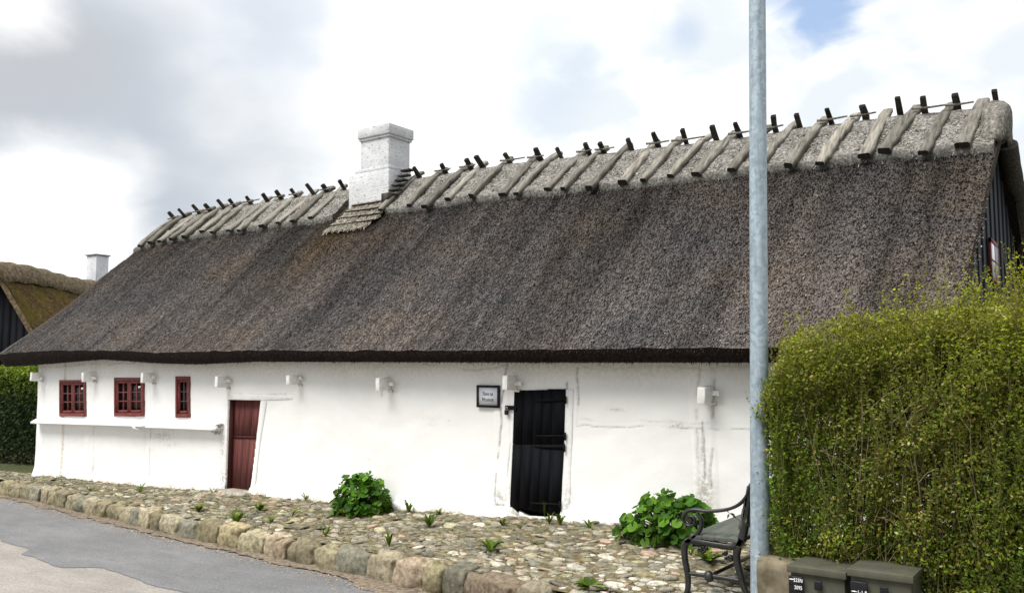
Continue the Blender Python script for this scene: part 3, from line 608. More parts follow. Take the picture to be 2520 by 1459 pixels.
# windows: frame, casements, panes
def window(poly, cas, rows, cols):
    (x0, z0), (x1, z0b), (x1t, z1), (x0t, z1b) = poly
    def P(u, v): 
        a = np.array([x0, z0]) * (1 - u) + np.array([x1, z0b]) * u; b = np.array([x0t, z1b]) * (1 - u) + np.array([x1t, z1]) * u; return tuple(a * (1 - v) + b * v)
    w = x1 - x0; h = z1 - z0; fw = MB(); fu = .045 / w; fv = .045 / h
    def rect(m, u0, v0, u1, v1, ya, yb, c=(1, 1, 1)): m.prism([P(u0, v0), P(u1, v0), P(u1, v1), P(u0, v1)], ya, yb, c)
    rect(fw, 0, 0, fu, 1, HW - .022, HW + .08); rect(fw, 1 - fu, 0, 1, 1, HW - .022, HW + .08); rect(fw, fu, 1 - fv, 1 - fu, 1, HW - .02, HW + .08); rect(fw, fu, 0, 1 - fu, fv * 1.3, HW - .03, HW + .08)
    o = fw.build('window', M['red_paint'], house, bevel=.004)
    cw = (1 - 2 * fu) / cas
    for k in range(cas):
        a, b = fu + cw * k, fu + cw * (k + 1); s_ = MB(); g = .004 / w; su = .05 / w; sv = .05 / h; v0, v1 = fv * 1.3, 1 - fv
        y0, y1 = HW - .008, HW + .04
        rect(s_, a + g, v0, a + su, v1, y0, y1); rect(s_, b - su, v0, b - g, v1, y0, y1); rect(s_, a + su, v0, b - su, v0 + sv, y0 + .002, y1); rect(s_, a + su, v1 - sv, b - su, v1, y0 + .002, y1)
        ia, ib, iv0, iv1 = a + su, b - su, v0 + sv, v1 - sv; bu = .009 / w; bv = .009 / h; lt = (1.25, 1.6, 1.6) if cas == 2 else (.5, 1.6, 1.6)
        for c_ in range(1, cols): uu = ia + (ib - ia) * c_ / cols; rect(s_, uu - bu, iv0, uu + bu, iv1, y0 + .012, y1, lt)
        for r_ in range(1, rows): vv = iv0 + (iv1 - iv0) * r_ / rows; rect(s_, ia, vv - bv, ib, vv + bv, y0 + .014, y1, lt)
        s_.build('casement', M['red_paint'], o)
    g_ = MB(); rect(g_, fu, fv, 1 - fu, 1 - fv, HW + .03, HW + .038); g_.build('pane', M['glass'], o)
window(win1, 2, 3, 2); window(win2, 2, 3, 2); window(win3, 1, 3, 2)

# sloping ledge below the windows, in two lengths
def ledge(xa, za, xb, zb2, out, up):
    n = 24; X = np.linspace(xa, xb, n); Z = np.linspace(za, zb2, n); wob = .006 * sines(X, 81, 6, .5, 4)
    G = np.stack([np.stack([X, np.full(n, HW + .01), Z + up + wob], 1), np.stack([X, HW - out * .5 + 0 * X, Z + up * .62 + .012 + wob], 1), np.stack([X, HW - out + wob, Z + .035], 1), np.stack([X, HW - out + wob, Z], 1), np.stack([X, np.full(n, HW + .01), Z - .005], 1)], 0)
    m = MB().grid(G, K0); 
    for e in (0, n - 1): m.add(np.concatenate([G[:, e]]), T=[[0, 1, 4], [1, 3, 4], [1, 2, 3]], c=KD)
    return m.build('ledge', M['white'], house)
a = at(75, 1042, HW - .17); b = at(352, 1051, HW - .17); ledge(a[0], a[2], b[0] + .02, b[2], .17, .115)
a = at(352, 1053, HW - .15); b = at(528, 1060, HW - .15); ledge(a[0] + .024, a[2], b[0], b[2], .15, .115)
# mitred rough end and little bracket
x_, z_ = W(540, 1060); MB().prism([(x_ - .10, z_), (x_ + .03, z_ - .05), (x_ + .12, z_ + .12), (x_ + .05, z_ + .11)], HW - .10, HW + .01, (.8, .2, .2)).build('ledge_end', M['white'], house, bevel=.01)
x_, z_ = W(356, 1053); MB().tube([(x_ - .05, HW - .18, z_ + .03), (x_ + .06, HW - .1, z_ - .03)], .022, 7, K0).build('ledge_bracket', M['white'], house)

# tusk tenon ends under the eave
for (px_, py_, k) in ((77, 927, 0), (204, 927, 1), (350, 930, 2), (533, 940, 3), (709, 935, 4), (930, 945, 5), (1243, 942, 6), (1726, 972, 7)):
    yf = HW - .21; p = at(px_, py_, yf); r = np.random.default_rng(k); h = .165 if k != 4 else .13; tl = r.uniform(-.06, .06) + (.12 if k == 7 else 0)
    Mx = Matrix.Rotation(tl * .5, 3, 'Y') @ Matrix.Rotation(r.uniform(-.08, .08), 3, 'X')
    m = MB().box((p[0], HW - .09, p[2]), (.07 if k < 7 else .085, .26, h), Mx, (.10, 0, .1))
    o = m.build('beam_end', M['white'], house, bevel=.008)
    MB().box((p[0] + .07, HW - .06, p[2] + r.uniform(-.03, .03)), (.13, .032, .05), Matrix.Rotation(r.uniform(-.3, .3), 3, 'Z'), (.25, 0, .2)).build('wedge', M['white'], o, bevel=.005)
    if k in (1, 2, 3): crk_ = MB().box((p[0] + .01, HW - .216, p[2] + .01), (.05, .004, .006), None, (0, 1, 0))
    MB().box((p[0] + .045, HW - .02, p[2] - h * .56), (.06, .05, .03), None, (.5, .1, .2)).build('wedge', M['white'], o, bevel=.004)

# red stable door
def planks(polyfun, n, seam, y, th, mat_name, seed):
    r = np.random.default_rng(seed); m = MB(); cut = np.concatenate([[0], np.cumsum(r.uniform(.8, 1.2, n))]); cut /= cut[-1]
    for v0, v1 in seam:
        for k in range(n):
            g = .012; u0, u1 = cut[k] + g * (k > 0) * .5, cut[k + 1] - g * .5 * (k < n - 1); c = np.ones(3) * r.uniform(.8, 1.15); yy = y + r.uniform(-.004, .004)
            m.prism([polyfun(u0, v0), polyfun(u1, v0), polyfun(u1, v1), polyfun(u0, v1)], yy, y + th, c)
    m.prism([polyfun(.01, .01), polyfun(.99, .01), polyfun(.99, .99), polyfun(.01, .99)], y + th - .01, y + th + .02, (.25, .2, .2))
    return m
rA = [np.array(p) for p in red]
def rp(u, v): return tuple((rA[0] * (1 - u) + rA[1] * u) * (1 - v) + (rA[3] * (1 - u) + rA[2] * u) * v)
rd = planks(rp, 5, ((.0, .575), (.590, 1.)), HW + .10, .03, 'red', 3).build('red_door', M['red_wood'], house); rd['label'] = 'weathered red split plank door'
MB().prism([rp(.02, .57), rp(.99, .572), rp(.99, .592), rp(.02, .59)], HW + .085, HW + .10, (.55, .5, .5)).build('drip_bar', M['red_wood'], rd)
# reveal of the red door (red-brown left jamb, its shadow darkened into the colour), lintel, threshold, slanted right post
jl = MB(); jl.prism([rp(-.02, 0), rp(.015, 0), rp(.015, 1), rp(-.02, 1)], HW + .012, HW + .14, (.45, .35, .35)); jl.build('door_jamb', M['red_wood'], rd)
def post(pts_l, pts_r, y0, col=(.2, 0, 0), name='door_post'):
    n = 26; L_ = np.array(pts_l); R_ = np.array(pts_r); f = np.linspace(0, 1, n); fl = np.linspace(0, 1, len(L_))
    lx, lz = np.interp(f, fl, L_[:, 0]), np.interp(f, fl, L_[:, 1]); rx_, rz_ = np.interp(f, fl, R_[:, 0]), np.interp(f, fl, R_[:, 1]); s_ = int(abs(lx[0] * 100)) % 50
    lx = lx + .006 * sines(f * 2, s_, 5, .7, 5); G = np.stack([np.stack([lx, np.full(n, HW + .12), lz], 1), np.stack([lx, np.full(n, y0 + .006), lz], 1), np.stack([lx + .008, np.full(n, y0), lz], 1), np.stack([rx_ - .008, np.full(n, y0), rz_], 1), np.stack([rx_, np.full(n, y0 + .006), rz_], 1), np.stack([rx_, np.full(n, HW + .12), rz_], 1)], 1)
    c = np.zeros((n, 6, 3)); c[..., 0] = np.clip(.75 - f * 2.2, .12, 1)[:, None] * (col[0] * 5); c[..., 1] = .03
    m = MB().grid(G, c); m.prism([(lx[-1], lz[-1] - .002), (rx_[-1], rz_[-1] - .002), (rx_[-1], rz_[-1]), (lx[-1], lz[-1])], y0, HW + .1, KD)
    return m.build(name, M['white'], house, smooth=False)
post([W(546, 1200), W(552, 1100), W(561, 985)], [W(556.5, 1203), W(560, 1100), W(564, 984)], HW - .018, (.22, 0, 0))
post([W(617, 1213), W(631, 1095), W(642.5, 986)], [W(628, 1214), W(641, 1095), W(658, 986)], HW - .016, (.02, 0, 0))
a, b = W(560, 983), W(712, 974); MB().prism([a, (a[0] + .95, a[1] + .015), (a[0] + 1.5, a[1] + .04), (a[0] + 1.5, a[1] + .085), (a[0] + .5, a[1] + .095), (a[0], a[1] + .085)], HW - .014, HW + .1, (.10, .0, .02)).build('lintel', M['white'], house, bevel=.008)
a, b = W(546, 1205), W(617, 1213); Vv, Qq = rock(((a[0] + b[0]) / 2 - .01, HW - .03, a[1] - .03), (b[0] - a[0] + .12, .36, .12), 77, .25, .03, 8); MB().add(Vv, Qq, c=(.34, .32, .28)).build('doorstep', M['stone'], house, smooth=True)

# black door: planks with a split, clipped lower corner, strap hinges, hasp
bl = MB(); top_l, top_r = np.array(W(1268, 961)), np.array(W(1393, 957)); sl_, sr_ = np.array(W(1264, 1092)), np.array(W(1390, 1092)); bl_l, bl_r = np.array(W(1257, 1245)), np.array(W(1380, 1270))
def bq(A, B, C, D, u, v): return tuple((A * (1 - u) + B * u) * (1 - v) + (D * (1 - u) + C * u) * v)
for (A, B, C, D, half) in ((sl_, sr_, top_r, top_l, 0), (bl_l, bl_r, sr_, sl_, 1)):
    cuts = [0, .18, .40, .57, .76, 1.]
    for k in range(5):
        u0, u1 = cuts[k] + .004, cuts[k + 1] - .004; v0, v1 = (.006, 1.) if half == 0 else (0., .994); lo0, lo1 = bq(A, B, C, D, u0, v0), bq(A, B, C, D, u1, v0)
        if half and k == 0: lo0 = (lo0[0], lo0[1] + .02); lo1 = (lo1[0], lo1[1] - .05)
        bl.prism([lo0, lo1, bq(A, B, C, D, u1, v1), bq(A, B, C, D, u0, v1)], HW - .022 + .004 * math.sin(k * 2.3), HW + .02, np.ones(3) * (.8 + .4 * ((k * 29 % 7) / 7)))
bl.prism([W(1262, 1240), W(1380, 1266), W(1391, 960), W(1270, 964)], HW + .0, HW + .03, (.5, .5, .5))
bdoor = bl.build('black_door', M['black_wood'], house); bdoor['label'] = 'black tarred plank door with clipped corner'
for (xa, ya, xb, yb) in ((1322, 986, 1394, 983), (1322, 1072, 1393, 1072), (1318, 1097, 1391, 1100), (1310, 1236, 1380, 1241)):
    A, B = np.array(W(xa, ya)), np.array(W(xb, yb)); hg = MB().tube([(A[0], HW - .03, A[1]), ((A[0] + B[0]) / 2, HW - .031, (A[1] + B[1]) / 2), (B[0], HW - .03, B[1])], np.array([[.003, .009], [.003, .013], [.003, .015]]), sec=np.array([[-1, -1], [1, -1], [1, 1], [-1, 1]]), ref=(0, 0, 1), col=(.6, .6, .65))
    hg.tube([(B[0] + .008, HW - .035, B[1] - .045), (B[0] + .008, HW - .035, B[1] + .04)], .013, 8, (.7, .6, .55)).build('hinge', M['iron'], bdoor)
A, B = np.array(W(1250, 1003)), np.array(W(1272, 1002)); MB().box(((A[0] + B[0]) / 2, HW - .034, (A[1] + B[1]) / 2), (B[0] - A[0] + .03, .012, .048)).build('hasp', M['iron'], bdoor, bevel=.003)
post([W(1243, 1240), W(1256, 1120), W(1266, 964)], [W(1256.5, 1245), W(1263, 1120), W(1268.5, 964)], HW - .014, (.12, 0, 0)); post([W(1380.5, 1270), W(1387, 1120), W(1393, 958)], [W(1402, 1272), W(1407, 1120), W(1412, 958)], HW - .010, (.14, 0, 0))
MB().prism([W(1245, 1246), W(1262, 1248), W(1300, 1270), W(1282, 1272)], HW - .015, HW + .05, (.45, 0, .2)).build('threshold', M['white'], house, bevel=.006)
MB().prism([W(1250, 1262), W(1282, 1272), W(1385, 1273), W(1385, 1290), W(1250, 1280)], HW - .03, HW + .05, (.6, .2, .5)).build('threshold', M['white'], house, bevel=.006)
# painted foundation stones bulging at the wall foot
for k, (px_, py_, w_, h_) in enumerate(((100, 1172, .34, .22), (880, 1228, .5, .2), (1010, 1252, .6, .16), (1200, 1272, .7, .14), (1440, 1282, .5, .14), (1510, 1287, .4, .16), (700, 1222, .6, .12))):
    x_, z_ = W(px_, py_); Vv, Qq = rock((x_, HW + .0, z_), (w_, .2, h_), 300 + k, .6, .06, 8); MB().add(Vv, Qq, c=np.stack([np.full(len(Vv), .25), 0 * Vv[:, 0], np.clip(.9 - (Vv[:, 2] - z_ + h_ / 2) / h_ * 1.1, 0, .8)], 1)).build('foundation_stone', M['white'], house, smooth=True)

# sign on the wall
def text_mb(txt, size, spacing=1.):
    cu = bpy.data.curves.new('lettering', 'FONT'); cu.body = txt; cu.size = size; cu.align_x = 'CENTER'; cu.align_y = 'CENTER'; cu.space_character = spacing; cu.offset = size * .012; cu.extrude = .001
    ob = bpy.data.objects.new('lettering', cu); COL.objects.link(ob); dg = bpy.context.evaluated_depsgraph_get(); me = bpy.data.meshes.new_from_object(ob.evaluated_get(dg)); bpy.data.objects.remove(ob); return me
def lettering(txt, size, c, mat, parent, rotz=0., spacing=1., sx=1., name='lettering'):
    me = text_mb(txt, size, spacing); me.transform(Matrix.Translation(Vector(c) - parent.location) @ Matrix.Rotation(rotz, 4, 'Z') @ Matrix.Rotation(R(90), 4, 'X') @ Matrix.Diagonal((sx, 1, 1, 1)))
    a_ = me.color_attributes.new('Col', 'FLOAT_COLOR', 'POINT'); a_.data.foreach_set('color', np.ones(4 * len(me.vertices), np.float32))
    me.materials.clear(); me.materials.append(mat); o = bpy.data.objects.new(name, me); COL.objects.link(o); o.parent = parent; return o
sx0, sz0 = W(1178, 1001); sx1, sz1 = W(1233.5, 948); cx_, cz_ = (sx0 + sx1) / 2, (sz0 + sz1) / 2; sw, sh = sx1 - sx0, sz1 - sz0
sign = empty('museum_sign', (cx_, HW - .03, cz_), 'square black framed museum name sign on the white wall beside the black door', 'sign')
fr = MB(); b_ = .026; Y = HW - .032
fr.box((cx_, Y, sz1 - b_ / 2), (sw, .026, b_)).box((cx_, Y, sz0 + b_ / 2), (sw, .026, b_)).box((sx0 + b_ / 2, Y, cz_), (b_, .026, sh - 2 * b_)).box((sx1 - b_ / 2, Y, cz_), (b_, .026, sh - 2 * b_))
fr.build('frame', M['sign_frame'], sign); MB().box((cx_, Y + .004, cz_), (sw - 2 * b_, .012, sh - 2 * b_)).build('panel', M['sign_paper'], sign)
def slab_word(txt, cx0, z0, h, Y, parent):                                # small slab serif stroke lettering
    gl = {'R': ([[(0, 0), (0, 1)], [(0, 1), (.4, 1), (.55, .88), (.55, .66), (.4, .53), (0, .53)], [(.3, .53), (.6, 0)], [(-.12, 0), (.14, 0)], [(.5, 0), (.74, 0)], [(-.12, 1), (.1, 1)]], .82),
          'e': ([[(.5, .12), (.38, 0), (.15, 0), (0, .16), (0, .46), (.14, .64), (.38, .64), (.5, .46), (.5, .34), (0, .34)]], .72), 'r': ([[(.08, 0), (.08, .62)], [(.08, .4), (.22, .6), (.42, .62)], [(-.06, 0), (.24, 0)], [(-.06, .62), (.08, .62)]], .62),
          's': ([[(.42, .5), (.3, .63), (.12, .63), (.03, .5), (.1, .37), (.34, .29), (.43, .16), (.32, 0), (.1, 0), (0, .14)]], .64), '\u00f8': ([[(.25, 0), (.07, .08), (0, .32), (.07, .56), (.25, .64), (.43, .56), (.5, .32), (.43, .08), (.25, 0)], [(.02, -.06), (.48, .70)]], .70),
          'M': ([[(0, 0), (0, 1)], [(0, 1), (.36, .3), (.72, 1)], [(.72, 1), (.72, 0)], [(-.1, 0), (.13, 0)], [(.59, 0), (.84, 0)], [(-.1, 1), (.03, 1)], [(.7, 1), (.84, 1)]], 1.0), 'u': ([[(.05, .62), (.05, .15), (.18, 0), (.34, .03), (.46, .18)], [(.46, .62), (.46, 0)], [(-.07, .62), (.05, .62)], [(.46, 0), (.58, 0)]], .74),
          'm': ([[(.05, 0), (.05, .62)], [(.05, .45), (.18, .62), (.3, .5), (.3, 0)], [(.3, .45), (.44, .62), (.56, .5), (.56, 0)], [(-.05, 0), (.14, 0)], [(.5, 0), (.66, 0)], [(-.05, .62), (.05, .62)]], .82)}
    W_ = sum(gl[c][1] for c in txt); x = cx0 - W_ * h * .9 / 2 + .05 * h; m = MB(); s_ = h * .9; k = 0
    for c in txt:
        for line in gl[c][0]:
            k += 1; m.tube([(x + a * s_, Y - .0003 * (k % 5), z0 + b * h) for a, b in line], np.array([[.0010, .075 * h]] * len(line)), sec=np.array([[-1, -1], [1, -1], [1, 1], [-1, 1]]), ref=None, col=(1, 1, 1)) if False else [m.prism(seg_poly((x + a0 * s_, z0 + b0 * h), (x + a1 * s_, z0 + b1 * h), (.045 * h)), Y - .0002 * ((k * 7 + q) % 9), Y + .002) for q, ((a0, b0), (a1, b1)) in enumerate(zip(line[:-1], line[1:]))]
        x += gl[c][1] * s_
    return m.build('lettering', M['ink'], parent, fix=False)
def seg_poly(p, q, w):
    p, q = np.array(p), np.array(q); d = (q - p) / (np.linalg.norm(q - p) + 1e-9); n_ = np.array([-d[1], d[0]]) * w; return [tuple(p - n_ - d * w * .7), tuple(q - n_ + d * w * .7), tuple(q + n_ + d * w * .7), tuple(p + n_ - d * w * .7)]
slab_word('Reers\u00f8', cx_ - .002, cz_ + .012, .040, Y - .004, sign); slab_word('Museum', cx_ - .002, cz_ - .056, .040, Y - .004, sign)
# padlock
x_, z_ = W(1252.5, 1014); lock = empty('padlock', (x_, HW - .06, z_), 'small black padlock hanging from the hasp of the black door', 'padlock')
MB().box((x_, HW - .05, z_), (.048, .024, .055)).build('lock_body', M['sign_frame'], lock, bevel=.005)
MB().tube([(x_ - .015 , HW - .05, z_ + .025)] + [(x_ - .015 * math.cos(a_), HW - .05, z_ + .045 + .016 * math.sin(a_)) for a_ in np.linspace(0, math.pi, 9)] + [(x_ + .015, HW - .05, z_ + .025)], .0042, 7).build('shackle', M['brass'], lock)

# ------------------------------------------------------------------ foliage helpers
def leaves(m, P, N, L, Wd, C_, fold=.0):
    k = len(P); N = N / (np.linalg.norm(N, axis=1)[:, None] + 1e-9); A = rng.normal(0, 1, (k, 3)); A -= N * (A * N).sum(1)[:, None]; A /= np.linalg.norm(A, axis=1)[:, None]; B = np.cross(N, A)
    V = np.stack([P, P + A * (L * .45)[:, None] + B * Wd[:, None] + N * (fold * L)[:, None], P + A * L[:, None], P + A * (L * .45)[:, None] - B * Wd[:, None] + N * (fold * L)[:, None]], 1)
    m.add(V.reshape(-1, 3), np.arange(k * 4).reshape(k, 4), c=np.repeat(C_, 4, 0))
# right-hand hedge
hz0 = .18
hedge = empty('privet_hedge', (-.2, 6.4, .15), 'tall olive green privet hedge behind the pole and the cabinets', 'hedge')
def htop(X, Y): return np.interp(X, [-2.2, -2., -1.7, -1.45, -1.2, -.85, -.45, 0, 3, 7], [1.56, 1.68, 1.77, 1.85, 1.92, 1.98, 2.03, 2.06, 2.06, 2.0]) + .05 * sines(X * 2 + Y, 91, 6, .5, 3) - .25 * np.clip((5.75 - Y) / .4, 0, 1) ** 2
def hfront(X, Z): return 5.54 + .11 * sines(X * 1.5 + .7 * np.sin(Z * 2.3), 92, 6, .4, 2.) + .05 * sines(Z * 3 - X, 93, 5, .5, 3) + .10 * np.clip((.7 - Z) / .6, 0, 1) + .12 * np.clip((Z - 1.8) / .4, 0, 1)
def hleft(Y, Z): return -1.86 - .34 * np.clip(Y - 5.5, 0, .75) + .07 * sines(Z * 2.1 + Y, 94, 6, .5, 3) + .10 * np.clip((Z - 1.5) / .4, 0, 1) + .06 * np.clip((.8 - Z) / .5, 0, 1)
fol = MB(); N_ = 170000
face = rng.random(N_); dep = rng.exponential(.13, N_); X = -2.2 + 3.3 * rng.random(N_); Z = hz0 + 1.95 * rng.random(N_); Y = hfront(X, Z) + dep - .02
lf = face < .16; Y = np.where(lf, rng.uniform(5.5, 7.4, N_), Y); X = np.where(lf, hleft(Y, Z) + dep * .7, X)
tf = face > .84; Y = np.where(tf, rng.uniform(5.5, 7.4, N_), Y); Z = np.where(tf, htop(X, Y) - dep * .8 + np.where(rng.random(N_) < .30, rng.exponential(.075, N_), 0), Z)
dF = Y - hfront(X, Z); dL = X - hleft(Y, Z); dT = htop(X, Y) - Z; dmin = np.minimum(np.minimum(dF, dL), dT)
keep = (np.minimum(dF, dL) > -.05) & (dT > -.25)
thin = np.exp(-((X + 1.0) / .38) ** 2 - ((Z - 1.1) / .45) ** 2); keep &= rng.random(N_) > .22 * thin
clump = sines(X * 3.1 + Z * 2.0, 95, 6, .6, 3) + sines(Z * 3.7 - X * 1.6 + Y * 2, 96, 6, .6, 3); keep &= (clump > -.5) | (rng.random(N_) < .6)
edge = np.exp(-np.clip(dL, 0, 9) / .16) * (Z < 1.5) * (Z > .3); keep &= rng.random(N_) > .5 * edge
X, Y, Z, dmin, clump, thin = [q[keep] for q in (X, Y, Z, dmin, clump, thin)]; k = len(X)
base = np.where((rng.random(k) < .5)[:, None], np.array([.118, .138, .009]), np.array([.070, .108, .010])); base = np.where((rng.random(k) < .07 + .22 * thin)[:, None], np.array([.17, .125, .035]), base)
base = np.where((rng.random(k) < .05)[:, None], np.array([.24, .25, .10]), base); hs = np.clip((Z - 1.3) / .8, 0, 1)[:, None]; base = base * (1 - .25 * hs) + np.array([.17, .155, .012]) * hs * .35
base = base * np.exp(rng.normal(0, .25, k))[:, None] * (1.36 + .4 * clump)[:, None] * np.where(dmin > .2, .65, 1.)[:, None]  # leaves deeper in the hedge are coloured darker as painted shade
Nn = rng.normal(0, .75, (k, 3)) + np.array([-.2, -.55, .6]); Ln = rng.uniform(.016, .032, k)
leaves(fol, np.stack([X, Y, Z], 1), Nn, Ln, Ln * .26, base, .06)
# fine twigs
kt = 2600; s_ = rng.integers(0, k, kt); p = np.stack([X[s_], Y[s_], Z[s_]], 1); d = rng.normal(0, .35, (kt, 3)) + np.array([0, -.1, .8]); d *= rng.uniform(.08, .28, (kt, 1)); wv = np.cross(d, np.array([.5, .8, 0])); wv /= np.linalg.norm(wv, axis=1)[:, None]; wv *= rng.uniform(.0012, .003, (kt, 1))
fol.add(np.stack([p - d * .5 - wv, p - d * .5 + wv, p + d * .5 + wv * .6, p + d * .5 - wv * .6], 1).reshape(-1, 3), np.arange(kt * 4).reshape(kt, 4), c=np.repeat(np.array([.15, .12, .05]) * rng.uniform(.5, 1.5, (kt, 1)), 4, 0))
# upright shoots: the whole hedge is grown from them, and the tallest stand above its top
def shoots(m, P0, D, nl, c0, seed, lmin=.018, lmax=.036):
    r = np.random.default_rng(seed); n = len(P0); L = np.linalg.norm(D, axis=1); wv = np.cross(D, np.array([.3, 1., 0])); wv /= np.linalg.norm(wv, axis=1)[:, None]; w0 = r.uniform(.0012, .0026, (n, 1)) * wv
    mid = P0 + D * .5 + r.normal(0, .018, (n, 3)); tip = P0 + D
    V = np.stack([P0 - w0, P0 + w0, mid + w0 * .8, mid - w0 * .8, tip + w0 * .3, tip - w0 * .3], 1); q = np.arange(n)[:, None] * 6; Q = np.concatenate([q + np.array([[0, 1, 2, 3]]), q + np.array([[3, 2, 4, 5]])])
    m.add(V.reshape(-1, 3), Q, c=np.repeat(np.array([.15, .125, .05]) * r.uniform(.5, 1.4, (n, 1)), 6, 0))
    k = np.repeat(np.arange(n), nl); f = r.random(n * nl) ** .75; a_, b_ = P0[k], mid[k]; Pp = np.where((f < .5)[:, None], a_ + (b_ - a_) * (f * 2)[:, None], b_ + (tip[k] - b_) * (f * 2 - 1)[:, None])
    ang = r.uniform(0, 6.3, n * nl); out_ = np.stack([np.cos(ang), np.sin(ang), r.uniform(.1, .9, n * nl)], 1); A = out_ / np.linalg.norm(out_, axis=1)[:, None]
    Nn = np.cross(A, r.normal(0, 1, (n * nl, 3))) + np.array([0, -.25, .5]); Nn -= A * (A * Nn).sum(1)[:, None]; Nn /= np.linalg.norm(Nn, axis=1)[:, None]; B = np.cross(Nn, A); Lf = r.uniform(lmin, lmax, n * nl) * (1 - .35 * f); Wd = Lf * r.uniform(.2, .28, n * nl)
    V = np.stack([Pp, Pp + A * (Lf * .5)[:, None] + B * Wd[:, None], Pp + A * Lf[:, None], Pp + A * (Lf * .5)[:, None] - B * Wd[:, None]], 1)
    c = c0[k] * 1.42 * np.array([.98, 1.04, .8]) * np.exp(r.normal(0, .2, (n * nl, 1))) * (.8 + .45 * f[:, None]); m.add(V.reshape(-1, 3), np.arange(n * nl * 4).reshape(-1, 4), c=np.repeat(c, 4, 0))
ns = 2300; r_ = np.random.default_rng(88); X = -2.05 + 3.1 * r_.random(ns); Z = .15 + 1.75 * r_.random(ns); Y = hfront(X, Z) + np.abs(r_.normal(.02, .10, ns)); lf = r_.random(ns) < .16; Y = np.where(lf, r_.uniform(5.5, 7.2, ns), Y); X = np.where(lf, hleft(Y, Z) + .06, np.maximum(X, hleft(Y, Z) + .04))
ok = Z < htop(X, Y) - .1; X, Y, Z = X[ok], Y[ok], Z[ok]; ns = len(X); L = r_.uniform(.22, .55, ns); D = np.stack([r_.normal(0, .16, ns), -np.abs(r_.normal(.03, .12, ns)), np.ones(ns)], 1) * L[:, None]
over = Z + D[:, 2] - htop(X, Y) - .05; D *= np.where(over > 0, np.clip(1 - over / D[:, 2], .3, 1), 1)[:, None]
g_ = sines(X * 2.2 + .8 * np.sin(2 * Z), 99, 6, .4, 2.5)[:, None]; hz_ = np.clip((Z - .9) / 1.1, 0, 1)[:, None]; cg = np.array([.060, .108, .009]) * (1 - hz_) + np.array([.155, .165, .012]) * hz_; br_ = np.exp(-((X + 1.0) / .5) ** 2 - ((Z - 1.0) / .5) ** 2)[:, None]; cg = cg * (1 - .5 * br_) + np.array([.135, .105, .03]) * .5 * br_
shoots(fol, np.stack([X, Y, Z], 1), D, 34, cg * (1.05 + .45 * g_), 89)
nt_ = 1500; X = -2.05 + 3.0 * r_.random(nt_) ** .85; Y = r_.uniform(5.6, 6.9, nt_); Z = htop(X, Y) - r_.uniform(.0, .18, nt_); X = np.maximum(X, hleft(Y, Z) + .1); L = r_.gamma(2.2, .065, nt_) * (1 + .5 * np.clip(X + 1.6, 0, 1.2)) + .06; L = np.minimum(L, .55); D = np.stack([r_.normal(0, .16, nt_), r_.normal(-.03, .14, nt_), np.ones(nt_)], 1) * L[:, None]
shoots(fol, np.stack([X, Y, Z], 1), D, 26, np.array([.175, .18, .014]) * r_.uniform(.7, 1.15, (nt_, 1)), 90)
def shoot(m, p, h, lean, nl, col, tw=.0028):
    shoots(m, np.array(p)[None] + rng.normal(0, .02, (3, 3)), np.array([[lean[0], lean[1], 1.], [lean[0] - .10, lean[1], .82], [lean[0] + .12, lean[1], .7]]) * h, nl, np.repeat(np.array([col]), 3, 0), int(abs(p[0]) * 1e4) % 9999, .022, .042)
for (px_, y_, top) in ((2075, 6.3, 705), (2092, 6.2, 720), (2163, 6.2, 662), (2170, 6.3, 700), (2245, 6.1, 700), (2262, 6.1, 715), (2215, 6.2, 745), (2130, 6.2, 750), (2305, 6.1, 745), (2365, 6.2, 672), (2372, 6.0, 700), (2340, 6.1, 730), (2428, 6.2, 690), (2440, 6.1, 705), (2455, 6.2, 700), (2490, 6.2, 700), (2512, 6.1, 705), (2405, 6.0, 725), (2030, 6.2, 790), (2050, 6.2, 770)):
    T_p = at(px_, top, y_); z0 = float(htop(T_p[0], y_)) - .25; shoot(fol, np.array([T_p[0], y_, z0]), T_p[2] - z0, rng.normal(0, .06, 2), 46, (.13, .15, .02) if px_ > 2290 else (.14, .135, .018))
kc = 26000; Xc = -2.1 + 3.2 * rng.random(kc); Yc = rng.uniform(5.75, 7.3, kc); Zc = hz0 + 1.8 * rng.random(kc); ok = (Xc - hleft(Yc, Zc) > .30) & (htop(Xc, Yc) - Zc > .12); Xc, Yc, Zc = Xc[ok], Yc[ok], Zc[ok]; kc = len(Xc)
leaves(fol, np.stack([Xc, Yc, Zc], 1), rng.normal(0, 1, (kc, 3)) + np.array([0, -1.2, .3]), rng.uniform(.05, .09, kc), rng.uniform(.012, .02, kc), np.array([.055, .065, .008]) * rng.uniform(.5, 1.3, (kc, 1)), .05)  # large inner leaves, coloured dark to paint the shaded core
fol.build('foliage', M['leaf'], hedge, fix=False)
for i in range(13):                                                     # main stems seen through the thin middle
    x0 = -1.0 + rng.normal(0, .26); y0 = 5.57 + rng.uniform(-.06, .12); h = rng.uniform(.7, 1.5); lx = np.clip(rng.normal(-.10, .2), -.35, .35); m = MB()
    path = np.array([(x0 + lx * f ** 1.3 + .03 * math.sin(5 * f + i), y0 - .05 * f + .03 * math.sin(4 * f + 2 * i), .25 + rng.uniform(-.0, .0) + h * f) for f in np.linspace(0, 1, 9)]); r0 = rng.uniform(.003, .008)
    m.tube(path, np.linspace(r0, r0 * .3, 9), 5, np.ones(3) * rng.uniform(.6, 1.25))
    for q in range(4):
        j = rng.integers(2, 8); d = np.array([rng.normal(0, .13), rng.uniform(-.06, .05), rng.uniform(.06, .2)]); m.tube([path[j], path[j] + d * .5 + np.array([0, 0, .02]), path[j] + d], [r0 * .5, r0 * .35, r0 * .15], 4, np.ones(3) * rng.uniform(.7, 1.5))
    m.build('stem', M['bark'], hedge, fix=False)
